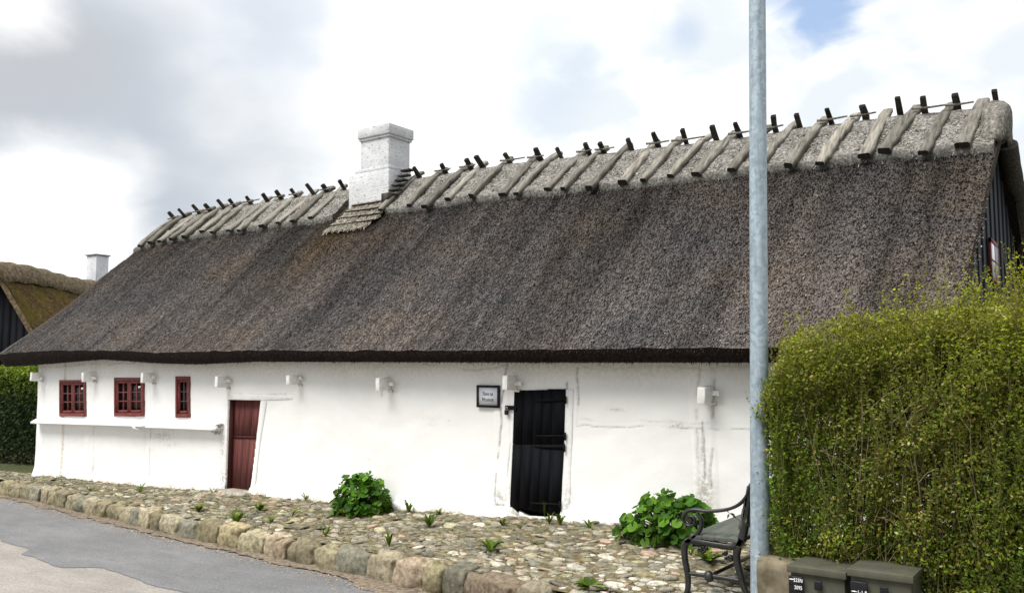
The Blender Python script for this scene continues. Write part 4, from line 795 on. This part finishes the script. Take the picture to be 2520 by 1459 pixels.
# sprig reaching over the bench
for (pts) in ([(1850, 1300), (1835, 1288), (1812, 1275), (1795, 1262)], [(1852, 1345), (1840, 1338), (1830, 1340), (1822, 1346)]):
    m = MB(); P_ = [at(a, b, 6.15 - .02 * i) for i, (a, b) in enumerate(pts)]; m.tube(P_, [.003, .0025, .002, .001], 5, (.09, .06, .035)); 
    Pp = np.array([P_[j] for j in (1, 2, 2, 3, 3, 3)]); leaves(m, Pp, rng.normal(0, .5, (6, 3)) + np.array([0, -1, .2]), np.full(6, .045), np.full(6, .008), np.array([.07, .07, .03]) * rng.uniform(.6, 1.3, (6, 1)), .05); m.build('sprig', M['leaf'], hedge, fix=False)

# left-hand hedge beyond the house corner
lh = empty('clipped_hedge', (-21, 10, -.5), 'dense clipped green hedge beyond the left corner of the white house', 'hedge')
m = MB(); k = 42000; X = rng.uniform(-26, -17.2, k); Y = 9.4 + np.abs(rng.normal(0, .22, k)); Z = -.55 + 2.2 * rng.random(k) ** .8; top = 1.62 + .07 * sines(X, 97, 6, .4, 3); Z = np.minimum(Z, top - .02 * rng.random(k)); tp = rng.random(k) < .3; Z = np.where(tp, top + rng.normal(0, .04, k), Z); Y = np.where(tp, rng.uniform(9.4, 10.4, k), Y)
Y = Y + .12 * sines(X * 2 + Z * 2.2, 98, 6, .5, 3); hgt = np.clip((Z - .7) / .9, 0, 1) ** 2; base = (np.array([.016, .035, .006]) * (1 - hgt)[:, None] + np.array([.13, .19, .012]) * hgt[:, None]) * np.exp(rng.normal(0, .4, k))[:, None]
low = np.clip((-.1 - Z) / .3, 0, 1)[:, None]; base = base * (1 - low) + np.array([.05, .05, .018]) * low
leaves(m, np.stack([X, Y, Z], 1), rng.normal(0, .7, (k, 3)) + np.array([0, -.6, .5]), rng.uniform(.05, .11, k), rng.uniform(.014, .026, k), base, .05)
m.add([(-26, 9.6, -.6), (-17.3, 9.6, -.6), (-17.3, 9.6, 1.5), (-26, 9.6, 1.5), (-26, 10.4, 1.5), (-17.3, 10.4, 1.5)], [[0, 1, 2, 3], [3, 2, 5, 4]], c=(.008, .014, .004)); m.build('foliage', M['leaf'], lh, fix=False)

# ------------------------------------------------------------------ mallows by the wall
def lobed_leaf(m, p, nrm, r, col, seed):
    g = np.random.default_rng(seed); n = 15; nrm = np.array(nrm, float); nrm /= np.linalg.norm(nrm); A = np.cross(nrm, g.normal(0, 1, 3)); A /= np.linalg.norm(A); B = np.cross(nrm, A); an = np.linspace(.35, 2 * math.pi - .35, n); ro = r * (1 + .055 * np.cos(an * 5 + .4)) * (1 + g.normal(0, .04, n)); cup = .30 + g.normal(0, .12)
    ring = [p + A * math.cos(a_) * q + B * math.sin(a_) * q + nrm * (cup * q + .07 * r * math.sin(a_ * 5 + seed)) for a_, q in zip(an, ro)]; mid = [p + A * math.cos(a_) * q * .55 + B * math.sin(a_) * q * .55 + nrm * (cup * q * .28) for a_, q in zip(an, ro)]
    V = [p] + mid + ring; T = [[0, 1 + j, 2 + j] for j in range(n - 1)]; Q = [[1 + j, 1 + n + j, 2 + n + j, 2 + j] for j in range(n - 1)]; c = np.ones((len(V), 3)) * np.array(col); c[0] *= .75; c[1 + n:] *= 1.12; m.add(V, Q, T, c=c)
def mallow(px_, py_, w, dep, h, n, rl, label, seed, flop=0.):
    g = np.random.default_rng(seed); P0 = on_ground(px_, py_); P0[1] = min(P0[1], HW - dep * .55); P0[2] = float(zg(P0[0], P0[1])); o = empty('mallow_plant', P0, label, 'plant', 'leafy mallow plants along the house wall'); m = MB()
    for i in range(n):
        a_ = g.uniform(0, 2 * math.pi); e = math.asin(g.uniform(-.05, 1) ** 1.0 if True else 0); rr = g.uniform(.62, 1.0) ** .6; d = np.array([math.cos(a_) * math.cos(e), math.sin(a_) * math.cos(e), abs(math.sin(e))]); p = P0 + d * np.array([w / 2, dep / 2, h]) * rr; p[0] += flop * (d[0] < 0) * d[0] * .2 * (1 - d[2]); p[1] = min(p[1], HW - .06); p[2] = max(p[2], P0[2] + .03)
        p = p + g.normal(0, .02, 3); nv = d * np.array([.5, .6, .5]) + np.array([-.05, -.35, .62]) + g.normal(0, .38, 3); col = (np.array([.045, .130, .007]) if g.random() < .6 else np.array([.088, .195, .010])) * g.uniform(.6, 1.25) * (.5 + .65 * d[2] if rr < .85 else .75 + .4 * d[2]); lobed_leaf(m, p, nv, rl * g.uniform(.6, 1.15), col, seed * 1000 + i)
        if i % 2 == 0: m.tube([P0 + np.array([g.normal(0, .05), g.normal(0, .05), 0]), P0 * .5 + p * .5 + np.array([0, 0, .03]), p], [.004, .0035, .0025], 4, (.06, .10, .02), cap=False)
    m.build('foliage', M['leaf'], o, smooth=True, fix=False); return o
mallow(905, 1255, .84, .62, .47, 420, .052, 'rounded bushy mallow against the wall between the two doors', 41)
mallow(1655, 1328, .96, .7, .44, 420, .054, 'sprawling bright green mallow against the wall behind the bench armrest', 42, .4)

# ------------------------------------------------------------------ weeds between the cobbles
def weed(px_, py_, r, h, n, kind, label, seed):
    g = np.random.default_rng(seed); P0 = on_ground(px_, py_); P0[1] = min(P0[1], HW - .07); o = empty('weed', P0, label, 'weed', 'weeds growing between the cobbles'); m = MB()
    for i in range(n):
        a_ = g.uniform(0, 6.28); L = r * g.uniform(.6, 1.1); hh = h * g.uniform(.5, 1.1); d = np.array([math.cos(a_), math.sin(a_), 0]); s_ = np.array([-d[1], d[0], 0]); w = L * (.17 if kind == 'd' else .06 if kind == 'g' else .2); col = (np.array([.12, .19, .012]) if g.random() < .5 else np.array([.07, .12, .012])) * g.uniform(.7, 1.3)
        nseg = 5; V = []
        for q in range(nseg):
            f = q / (nseg - 1); ww = w * math.sin(math.pi * (.12 + .86 * f)) * (1 + (.35 * (q % 2) if kind == 'd' else 0)); c_ = P0 + d * L * f + np.array([0, 0, hh * math.sin(math.pi * (.55 * f)) + .004]); V += [c_ - s_ * ww + np.array([0, 0, ww * .3]), c_, c_ + s_ * ww + np.array([0, 0, ww * .3])]
        Q = []
        for q in range(nseg - 1): Q += [[q * 3, q * 3 + 1, q * 3 + 4, q * 3 + 3], [q * 3 + 1, q * 3 + 2, q * 3 + 5, q * 3 + 4]]
        m.add(V, Q, c=col)
    if kind == 'y':
        for i in range(7):
            p = P0 + np.array([g.normal(0, r * .5), g.normal(0, r * .4), h * g.uniform(.7, 1.2)]); m.tube([P0, p], [.0015, .001], 4, (.1, .14, .02), cap=False); leaves(m, np.repeat(p[None], 5, 0), g.normal(0, .5, (5, 3)) + np.array([0, -.3, 1]), np.full(5, .013), np.full(5, .005), np.repeat(np.array([[.6, .48, .02]]), 5, 0))
    m.build('leaves', M['leaf'], o, smooth=True, fix=False)
WD = [(583, 1288, .13, .12, 20, 'd', 'bright green rosette weed behind the yellowish kerb stone'), (1005, 1262, .10, .15, 12, 'd', 'upright light green weed just right of the rounded mallow'), (1057, 1298, .11, .13, 18, 'd', 'broad light green dandelion rosette in front of the wall, left of the black door'),
      (1080, 1266, .07, .07, 9, 'd', 'small weed at the wall foot left of the black door'), (1237, 1296, .08, .09, 10, 'b', 'low round-leaved weed in front of the black door step'), (1207, 1358, .14, .10, 22, 'd', 'wide dandelion rosette in the middle of the cobbles left of the bench'), (958, 1345, .07, .14, 12, 'b', 'narrow upright weed behind the tan kerb stone'),
      (1450, 1299, .09, .08, 9, 'b', 'weed at the wall foot right of the black door'), (1352, 1290, .07, .12, 10, 'd', 'weed under the black door on its left side'), (1378, 1294, .09, .13, 12, 'd', 'weed growing at the right foot of the black door'), (1362, 1270, .035, .20, 14, 'g', 'thin grassy weed standing before the black door'), (1452, 1447, .16, .05, 20, 'b', 'flat creeping weed at the bottom between kerb end and bench'),
      (800, 1318, .10, .10, 12, 'd', 'weed behind the olive brown kerb stones'), (490, 1258, .12, .09, 14, 'd', 'weed tuft near the kerb in front of the red door'), (345, 1213, .16, .13, 18, 'g', 'dark tuft of weed at the wall under the slot window'), (525, 1214, .13, .08, 16, 'g', 'dark weed beside the red door step'),
      (222, 1208, .13, .06, 12, 'g', 'low weed on the cobbles under the leftmost window'), (668, 1287, .07, .08, 9, 'd', 'small weed on the cobbles right of the yellowish kerb stone'), (640, 1258, .13, .10, 12, 'y', 'yellow flowering weed in front of the red door post'), (718, 1272, .14, .12, 16, 'g', 'spiky tuft of grass between red door and rounded mallow'), (757, 1230, .12, .10, 12, 'g', 'dry grass tuft at the wall right of the red door'),
      (850, 1272, .14, .10, 10, 'y', 'yellow flowering weed in front of the rounded mallow'), (1742, 1385, .16, .10, 14, 'y', 'yellow flowering weed under the bench'), (150, 1176, .12, .05, 9, 'g', 'thin weed at the wall foot near the left house corner'), (1700, 1368, .06, .07, 8, 'b', 'small green weed beside the front bench leg'), (580, 1262, .10, .07, 10, 'g', 'low grass tuft beyond the bright rosette weed'), (1280, 1300, .05, .05, 7, 'b', 'tiny weed on the cobbles below the black door')]
for i, w in enumerate(WD): weed(*w, 600 + i)

# ------------------------------------------------------------------ bench, standing square to the wall with its near end towards the road
BY0, BY1 = 6.25, 7.70
bp = lambda x, y: np.array([at(x, y, BY0)[0], at(x, y, BY0)[2]])
bench = empty('park_bench', (-2.55, 6.95, .05), 'old park bench with black cast iron ends and grey green slats by the hedge', 'bench')
def spline(pts, n=28):
    P_ = np.array(pts, float); P_ = np.concatenate([[2 * P_[0] - P_[1]], P_, [2 * P_[-1] - P_[-2]]]); o = []
    m = len(P_) - 3
    for i in range(m):
        for f in np.linspace(0, 1, max(3, n // m), endpoint=False):
            a, b, c, d = P_[i:i + 4]; o.append(.5 * (2 * b + (c - a) * f + (2 * a - 5 * b + 4 * c - d) * f ** 2 + (3 * b - a - 3 * c + d) * f ** 3))
    o.append(P_[-2]); return np.array(o)
sec8 = np.array([[-1, -.6], [-.6, -1], [.6, -1], [1, -.6], [1, .6], [.6, 1], [-.6, 1], [-1, .6]])
def bar(m, pts, Y, w0, w1, dpt=.020, n=28):
    S = spline([bp(*p) for p in pts], n); P_ = np.stack([S[:, 0], np.full(len(S), Y), S[:, 1]], 1); f = np.linspace(0, 1, len(S)); rr = np.stack([w0 + (w1 - w0) * f, np.full(len(S), dpt)], 1); m.tube(P_, rr, sec=sec8, ref=(0, 1, 0)); return P_
def scroll(m, c, r, turns, Y, w, a0, sgn=1):
    C0 = bp(*c); a_ = np.linspace(0, turns * 2 * math.pi, int(16 * turns)); rr = r * np.exp(-a_ * .17); P_ = np.stack([C0[0] + rr * np.cos(a0 + sgn * a_), np.full(len(a_), Y), C0[1] + rr * np.sin(a0 + sgn * a_)], 1); m.tube(P_, np.stack([w * np.linspace(1, .6, len(a_)), np.full(len(a_), .02)], 1), sec=sec8, ref=(0, 1, 0))
for Y in (BY0, BY1):
    m = MB()
    bar(m, [(1862, 1186), (1849, 1200), (1838, 1250), (1832, 1300), (1824, 1333)], Y, .024, .030); bar(m, [(1846, 1196), (1838, 1220), (1818, 1241), (1788, 1253), (1745, 1257), (1710, 1253), (1690, 1259), (1682, 1274)], Y, .012, .012, .026)
    scroll(m, (1700, 1278), .078, 2.1, Y, .011, math.pi * .55, 1); bar(m, [(1716, 1262), (1726, 1280), (1723, 1302), (1708, 1320), (1692, 1330)], Y, .014, .016); m.tube([(bp(1701, 1278)[0], Y - .03, bp(1701, 1278)[1]), (bp(1701, 1278)[0], Y + .03, bp(1701, 1278)[1])], .018, 10)
    bar(m, [(1688, 1330), (1715, 1331), (1765, 1340), (1805, 1344), (1826, 1334)], Y, .020, .024); bar(m, [(1700, 1326), (1686, 1340), (1685, 1370), (1692, 1410), (1693, 1445), (1684, 1478)], Y, .026, .017)
    bar(m, [(1826, 1326), (1815, 1350), (1813, 1375), (1821, 1410), (1833, 1450), (1852, 1484)], Y, .030, .018)
    scroll(m, (1725, 1352), .032, 1.6, Y, .008, 0, -1); scroll(m, (1738, 1349), .020, 1.3, Y, .006, 2, 1); scroll(m, (1796, 1371), .034, 1.6, Y, .008, math.pi, 1); scroll(m, (1783, 1361), .022, 1.3, Y, .006, 1, -1)
    bar(m, [(1692, 1410), (1720, 1413), (1745, 1417)], Y, .012, .017, .014, 8); bar(m, [(1745, 1417), (1785, 1422), (1826, 1429)], Y, .017, .013, .014, 8); kb = bp(1745, 1417)
    V, Q = rock((kb[0], Y, kb[1]), (.062, .062, .07), 3, .95, .0, 7); m.add(V, Q); m.build('end_frame', M['bench_iron'], bench, smooth=True, fix=False)
kb = bp(1745, 1417); MB().tube([(kb[0], BY0, kb[1]), (kb[0], (BY0 + BY1) / 2, kb[1] - .01), (kb[0], BY1, kb[1])], .014, 8).build('stretcher', M['bench_iron'], bench, smooth=True)
for k in range(4):
    f = (k + .5) / 4; A_ = bp(1700 + 122 * f, 1321 + 12 * f); MB().box((A_[0], (BY0 + BY1) / 2, A_[1] + .008), (.098, BY1 - BY0 + .04, .032), Matrix.Rotation(.06, 3, 'Y'), np.ones(3) * (.9 + .06 * k)).build('seat_slat', M['bench_wood'], bench, bevel=.004)
for k in range(4):
    f = (k + .5) / 4; A_ = bp(1828 + 24 * f, 1305 - 112 * f); MB().box((A_[0] - .02, (BY0 + BY1) / 2, A_[1]), (.028, BY1 - BY0 + .04, .07), Matrix.Rotation(.18, 3, 'Y'), np.ones(3) * (.9 + .05 * k)).build('back_slat', M['bench_wood'], bench, bevel=.004)

# ------------------------------------------------------------------ galvanised pole
pb = CAM + ray(1871, 1459) * (5.6 / F); pt = at(1863.5, 0, pb[1]); ax = (pt - pb) / (pt[2] - pb[2]); base = pb + ax * (-.15 - pb[2]); PL = 7.0
pole = empty('lamp_pole', base, 'tall galvanised grey steel pole standing in front of the bench and hedge', 'pole')
zz = np.linspace(0, PL, 24); m = MB(); m.tube([base + ax * z for z in zz], .0628 - .0016 * zz, 40); m.build('shaft', M['galv'], pole, smooth=True)
for yy, thk in ((1180, .006), (1366, .010)):
    z = CAM[2] + ray(1870, yy)[2] * (5.6 / F) * 1.0; q = base + ax * (z - base[2]); a_ = np.linspace(math.pi * .80, math.pi * 1.72, 16); rr = .0632 - .0016 * (z - base[2])
    MB().tube([q + np.array([math.cos(t_) * rr, math.sin(t_) * rr, 0]) for t_ in a_], thk * .22, 5, (.35, .38, .4)).build('hatch_edge', M['galv'], pole, fix=False)
for px_, yy in ((1856, 1186), (1857, 1357)):
    z = CAM[2] + ray(px_, yy)[2] * (5.6 / F); q = base + ax * (z - base[2]); d_ = -fwd * .93 - rgt * .37; d_[2] = 0; d_ /= np.linalg.norm(d_); q = q + d_ * .0605; MB().tube([q - d_ * .006, q + d_ * .005], .0055, 8, (.12, .12, .13)).build('bolt', M['galv'], pole)

# ------------------------------------------------------------------ cable cabinets and the low concrete wall behind them
def cabinet(xa, xb, ztop, Y, yawz, label, plate, lines, dark, seed):
    w = xb - xa; o = empty('cable_cabinet', (xa, Y, .0), label, 'cabinet', 'grey green cable cabinets below the hedge'); dp = .36; Mz = Matrix.Rotation(yawz, 3, 'Z'); Mn = np.array(Mz)
    def T(x, y, z): return np.array([xa, Y, 0.]) + Mn @ np.array([x, y, 0.]) + np.array([0, 0, z])
    zb_ = float(zg(xa + w / 2, Y)) - .1
    MB().box(T(w / 2, dp / 2 + .012, (ztop - .046 + zb_) / 2), (w - .03, dp - .02, ztop - .046 - zb_), Mz).build('body', M['cabinet'], o, bevel=.006)
    poly = [(0, ztop - .048), (0, ztop - .006), (dp + .02, ztop - .004 - .02), (dp + .02, ztop - .048)]; V = [T(x, y - .004, z) for x in (0, w) for (y, z) in poly]
    MB().add(V, [[0, 1, 2, 3], [7, 6, 5, 4], [0, 4, 5, 1], [1, 5, 6, 2], [2, 6, 7, 3], [3, 7, 4, 0]]).build('lid', M['cabinet'], o, bevel=.003)
    pw, ph, pu, pz = plate; pl = MB().box(T(pu + pw / 2, -.002, pz - ph / 2), (pw, .018, ph), Mz).build('number_plate', M['plate'], o, bevel=.003)
    MB().box(T(pu + pw / 2, -.012, pz - ph * .44), (pw * .96, .004, .003), Mz, (.3, .3, .3)).build('plate_groove', M['plate'], pl)
    for (tx, u, zz_, s_) in lines:
        c_ = T(pu + pw * u, -.0135, zz_) - np.array([xa, Y, 0.]); me = text_mb(tx, s_, 1.05); me.transform(Matrix.Translation(Vector(c_)) @ Matrix.Rotation(yawz, 4, 'Z') @ Matrix.Rotation(R(90), 4, 'X') @ Matrix.Diagonal((.75, 1, 1, 1)))
        a_ = me.color_attributes.new('Col', 'FLOAT_COLOR', 'POINT'); a_.data.foreach_set('color', np.ones(4 * len(me.vertices), np.float32)); me.materials.clear(); me.materials.append(M['white_ink']); ob = bpy.data.objects.new('lettering', me); COL.objects.link(ob); ob.parent = pl
    # small arrow-like maker's mark
    u0 = pu + pw * .06; z0 = lines[0][2] + .002; me = MB(); me.prism([(0, -.0016), (.012, -.003), (.026, -.0012), (.026, .0012), (.012, .003), (0, .0016)], -.0135, -.0128)
    V0 = me.v[0].copy(); me.v[0] = np.array([T(u0 + v[0] * 1.25, v[1], z0 + v[2] * 1.3) for v in V0]); me.build('emblem', M['white_ink'], o).parent = o
    lk = T(pu + pw + .068 + .02, -.003, pz - .035); MB().box(lk, (.042, .016, .052), Mz).build('lock_cover', M['plate'], o, bevel=.003)
    return o
cabinet(-1.676, -1.335, .612, 5.2, 0., 'left grey green cable cabinet with a black number plate, next to the pole', (.082, .105, .012, .545), [('233N', .70, .525, .030), ('2095', .70, .483, .030)], False, 1)
cabinet(-1.322, -.975, .645, 5.17, .03, 'right grey green cable cabinet below the hedge with plate partly out of view', (.090, .105, .018, .572), [('1-1-8', .70, .515, .030)], False, 2)
gwm = MB(); V, Q = rock((-1.62, 5.56, .20), (.66, .22, .72), 12, .08, .012, 12); gwm.add(V, Q, c=np.where(V[:, 2:] > .54, 1.05, .95) * np.ones(3)); tag(gwm.build('concrete_wall', M['concrete'], smooth=True), 'low lichened concrete wall under the hedge behind the cabinets', 'low wall')

# ------------------------------------------------------------------ neighbouring house on the left
nb_ = empty('neighbour_house', (-27, 14, -.7), 'neighbouring house with mossy thatched roof and black gable at left edge', 'house')
A0 = CAM + ray(-8, 652) * (24 / F); B0 = CAM + ray(238, 694) * (29.5 / F); B0[2] = A0[2] - .02; ax_ = B0 - A0; ax_[2] = 0; Ln_ = np.linalg.norm(ax_); ax_ /= Ln_; sd_ = np.array([ax_[1], -ax_[0], 0.])
def npnt(s_, u, z): return A0 + ax_ * s_ + sd_ * u + np.array([0, 0, z])
E_ = CAM + ray(76, 814) * (23.6 / F); ue = (E_ - A0).dot(sd_); ze = E_[2] - A0[2]; slope = ze / ue; ut, zt_ = 2.6, 2.6 * slope
mm = MB(); vg = MB()
for sg in (1, -1):
    G = np.array([[npnt(s_ - (.0 if i else .0), sg * u, u * slope + .03 * math.sin(3 * s_ + u * 4)) for u in np.linspace(0, ut, 24)] for i, s_ in enumerate(np.linspace(-.12, Ln_, 30))]); mm.grid(G)
    Gi = np.array([[npnt(-.12 + .02 * k_, sg * (u), u * slope - .28 * k_) for u in np.linspace(0, ut, 24)] for k_ in (0, 1)]); vg.grid(Gi, (1.25, 1.2, 1.15))
nroof = mm.build('roof', M['moss_thatch'], nb_, smooth=False)
vg.build('verge', M['old_thatch'], nroof, smooth=True)
S = np.linspace(-.2, Ln_ + .05, 44); an_ = np.linspace(-.35, math.pi + .35, 12); G = np.array([[npnt(s_, .36 * math.cos(a_) * (1 + .06 * math.sin(4 * s_)), .22 * math.sin(a_) - .06 + .22 * min(1, 1) * 0 + .05 * math.sin(1.1 * s_) + .02 * math.sin(7 * s_ + a_ * 3) + (-.36 * abs(math.cos(a_)) * 1.0)) for a_ in an_] for s_ in S])
rc = MB().grid(G); 
for e in (0, -1): rc.add(np.concatenate([G[e], [G[e].mean(0)]]), T=[[k, k + 1, 12] for k in range(11)], c=(.8, .75, .7))
rc.build('ridge_cap', M['old_thatch'], nroof, smooth=True)
ng = MB(); nbd = 26
for k in range(nbd):
    u0 = -ut + 2 * ut * k / nbd; um = u0 + ut / nbd; z1 = abs(um) * slope - .22; p = npnt(.12 + .01 * (k % 2), um, 0); hh = A0[2] + z1 + .8
    if hh < .3: continue
    ng.box((p[0], p[1], -.8 + hh / 2), (2 * ut / nbd * .96, .03, hh), Matrix.Rotation(math.atan2(sd_[1], sd_[0]), 3, 'Z'), np.ones(3) * (.9 + .5 * (k * 31 % 7) / 7))
ng.build('gable_boarding', M['black_wood'], nb_)
wl = MB(); 
for sg in (1, -1):
    p, q = npnt(.15, sg * 2.2, 0), npnt(Ln_, sg * 2.2, 0); wl.add([(p[0], p[1], -.8), (q[0], q[1], -.8), (q[0], q[1], A0[2] + 2.2 * slope), (p[0], p[1], A0[2] + 2.2 * slope)], [[0, 1, 2, 3]])
wl.build('side_wall', M['black_wood'], nb_)
c_ = CAM + ray(240, 655) * (30.5 / F); rot = Matrix.Rotation(R(8), 3, 'Z')
nch = MB().box((c_[0], c_[1], c_[2] - .45), (.52, .50, 1.6), rot, (1.15, 1.15, 1.18)).build('chimney', M['chimney'], nb_, bevel=.01)
MB().box((c_[0], c_[1], c_[2] + .38), (.60, .58, .05), rot, (.55, .55, .58)).build('chimney_cap', M['chimney'], nch)

# ------------------------------------------------------------------ light, sky, camera
SUN_EL, SUN_AZ = R(61), math.atan2(-.38, -.92)                           # sun stands front left of the house, behind thin cloud
sd3 = Vector((-.38, -.92, 0)).normalized() * math.cos(SUN_EL) + Vector((0, 0, math.sin(SUN_EL)))
ld = bpy.data.lights.new('sun', 'SUN'); ld.energy = 5.3; ld.angle = R(38); ld.color = (1., .965, .91); lo = bpy.data.objects.new('sun', ld); COL.objects.link(lo); lo.rotation_euler = (-sd3).to_track_quat('-Z', 'Y').to_euler(); lo.location = (0, -10, 20)
w = bpy.data.worlds.new('World'); sc.world = w; w.use_nodes = True; nt = w.node_tree; nt.nodes.clear()
def wn(k, **kw):
    o = nt.nodes.new(k)
    for a, v in kw.items(): setattr(o, a, v)
    return o
out = wn('ShaderNodeOutputWorld'); bg = wn('ShaderNodeBackground'); bg.inputs[1].default_value = .1; nt.links.new(bg.outputs[0], out.inputs[0])
sky = wn('ShaderNodeTexSky', sky_type='NISHITA'); sky.sun_disc = False; sky.sun_elevation = SUN_EL; sky.sun_rotation = math.atan2(sd3.x, sd3.y); sky.air_density = 1.; sky.dust_density = .6
tc = wn('ShaderNodeTexCoord'); gen = tc.outputs['Generated']
mp = wn('ShaderNodeMapping'); mp.inputs['Scale'].default_value = (1, 1, 1.9); nt.links.new(gen, mp.inputs[0])
def wnoise(scale, detail, dist=.0, off=(0, 0, 0)):
    m2 = wn('ShaderNodeMapping'); m2.inputs['Scale'].default_value = (1, 1, 1.8); m2.inputs['Location'].default_value = off; nt.links.new(gen, m2.inputs[0])
    t_ = wn('ShaderNodeTexNoise'); t_.inputs['Scale'].default_value = scale; t_.inputs['Detail'].default_value = detail; t_.inputs['Distortion'].default_value = dist; nt.links.new(m2.outputs[0], t_.inputs[0]); return t_.outputs[0]
def wm(op, a, b=0., c=None):
    m2 = wn('ShaderNodeMath', operation=op)
    for v, i in ((a, 0), (b, 1), (c, 2)):
        if v is None: continue
        if hasattr(v, 'links'): nt.links.new(v, m2.inputs[i])
        else: m2.inputs[i].default_value = v
    return m2.outputs[0]
def wmix(f, a, b):
    m2 = wn('ShaderNodeMix', data_type='RGBA')
    for v, i in ((f, 0), (a, 6), (b, 7)):
        if hasattr(v, 'links'): nt.links.new(v, m2.inputs[i])
        else: m2.inputs[i].default_value = v if np.isscalar(v) else (*v, 1)
    return m2.outputs[2]
def wramp(f, lo, hi): 
    m2 = wn('ShaderNodeMapRange', interpolation_type='SMOOTHSTEP'); nt.links.new(f, m2.inputs[0]); m2.inputs[1].default_value = lo; m2.inputs[2].default_value = hi; return m2.outputs[0]
def bank(x, y, rad, nz, amt):                                           # a cloud bank or gap around one compass direction
    d = ray(x, y); d = d / np.linalg.norm(d); v = wn('ShaderNodeVectorMath', operation='DOT_PRODUCT'); nt.links.new(gen, v.inputs[0]); v.inputs[1].default_value = tuple(d)
    ang = wm('ARCCOSINE', v.outputs['Value']); f = wm('SUBTRACT', 1., wm('DIVIDE', ang, rad)); return wramp(wm('ADD', f, wm('MULTIPLY', wm('SUBTRACT', nz, .5), amt)), 0., .75)
nzA = wnoise(3.2, 7, .3); nzB = wnoise(7, 6, .2, (3, 1, 2)); nzA2 = wnoise(9, 7, .8, (2, 5, 1)); nzC = wnoise(2.1, 6, .4, (7, 2, 5))
white = (13.5, 13.4, 13.2); 
col = wmix(wramp(nzC, .38, .62), white, (8.6, 9.1, 9.8))
# open blue gaps and thin haze
blue = wmix(.75, sky.outputs[0], (5.4, 7.2, 10.4))
gaps = bank(2005, 10, .066, nzA2, 2.2); gaps = wm('MAXIMUM', gaps, wm('MULTIPLY', bank(1690, 85, .036, nzB, 1.4), .40)); gaps = wm('MAXIMUM', gaps, wm('MULTIPLY', bank(1330, 210, .11, nzA, 2.0), .25)); 
wh = bank(1500, 420, .62, nzA, 1.0); col = wmix(wh, col, wmix(wramp(nzB, .40, .60), (8.9, 9.5, 9.9), (12.5, 12.5, 12.4))); wh2 = bank(1000, 120, .2, nzA, 1.4); col = wmix(wh2, col, white)
gr = bank(270, 310, .29, nzA, 1.1); gr2 = bank(60, 130, .12, nzB, 1.2); gr3 = bank(690, 20, .11, nzB, 1.5); col = wmix(wm('MULTIPLY', gr, .92), col, (5.5, 6.0, 6.7)); col = wmix(wm('MULTIPLY', gr2, .5), col, (5.8, 5.8, 5.9)); col = wmix(wm('MULTIPLY', gr3, .6), col, (5.9, 6.7, 8.0))
low = bank(130, 560, .13, nzB, .9); col = wmix(low, col, (13, 13, 12.9)); tl_ = bank(40, 20, .065, nzB, 1.3); col = wmix(wm('MULTIPLY', tl_, .8), col, (12.2, 12.2, 12.2))
col = wmix(gaps, col, blue); sx_ = wn('ShaderNodeSeparateXYZ'); nt.links.new(gen, sx_.inputs[0]); col = wmix(wm('MULTIPLY', wramp(sx_.outputs[1], .15, -.35), .6), col, (5.6, 5.8, 6.2)); nt.links.new(col, bg.inputs[0])

cam = bpy.data.cameras.new('camera'); co = bpy.data.objects.new('camera', cam); COL.objects.link(co); sc.camera = co
cam.sensor_width = 36; cam.lens = 36 * F / 2520; cam.clip_end = 3000; cam.clip_start = .05
co.location = tuple(CAM); Mx = Matrix(((rgt[0], upv[0], -fwd[0]), (rgt[1], upv[1], -fwd[1]), (rgt[2], upv[2], -fwd[2]))); co.rotation_euler = Mx.to_euler()
sc.view_settings.view_transform = 'Standard'; sc.view_settings.look = 'None'; sc.view_settings.exposure = 0; sc.view_settings.gamma = 1
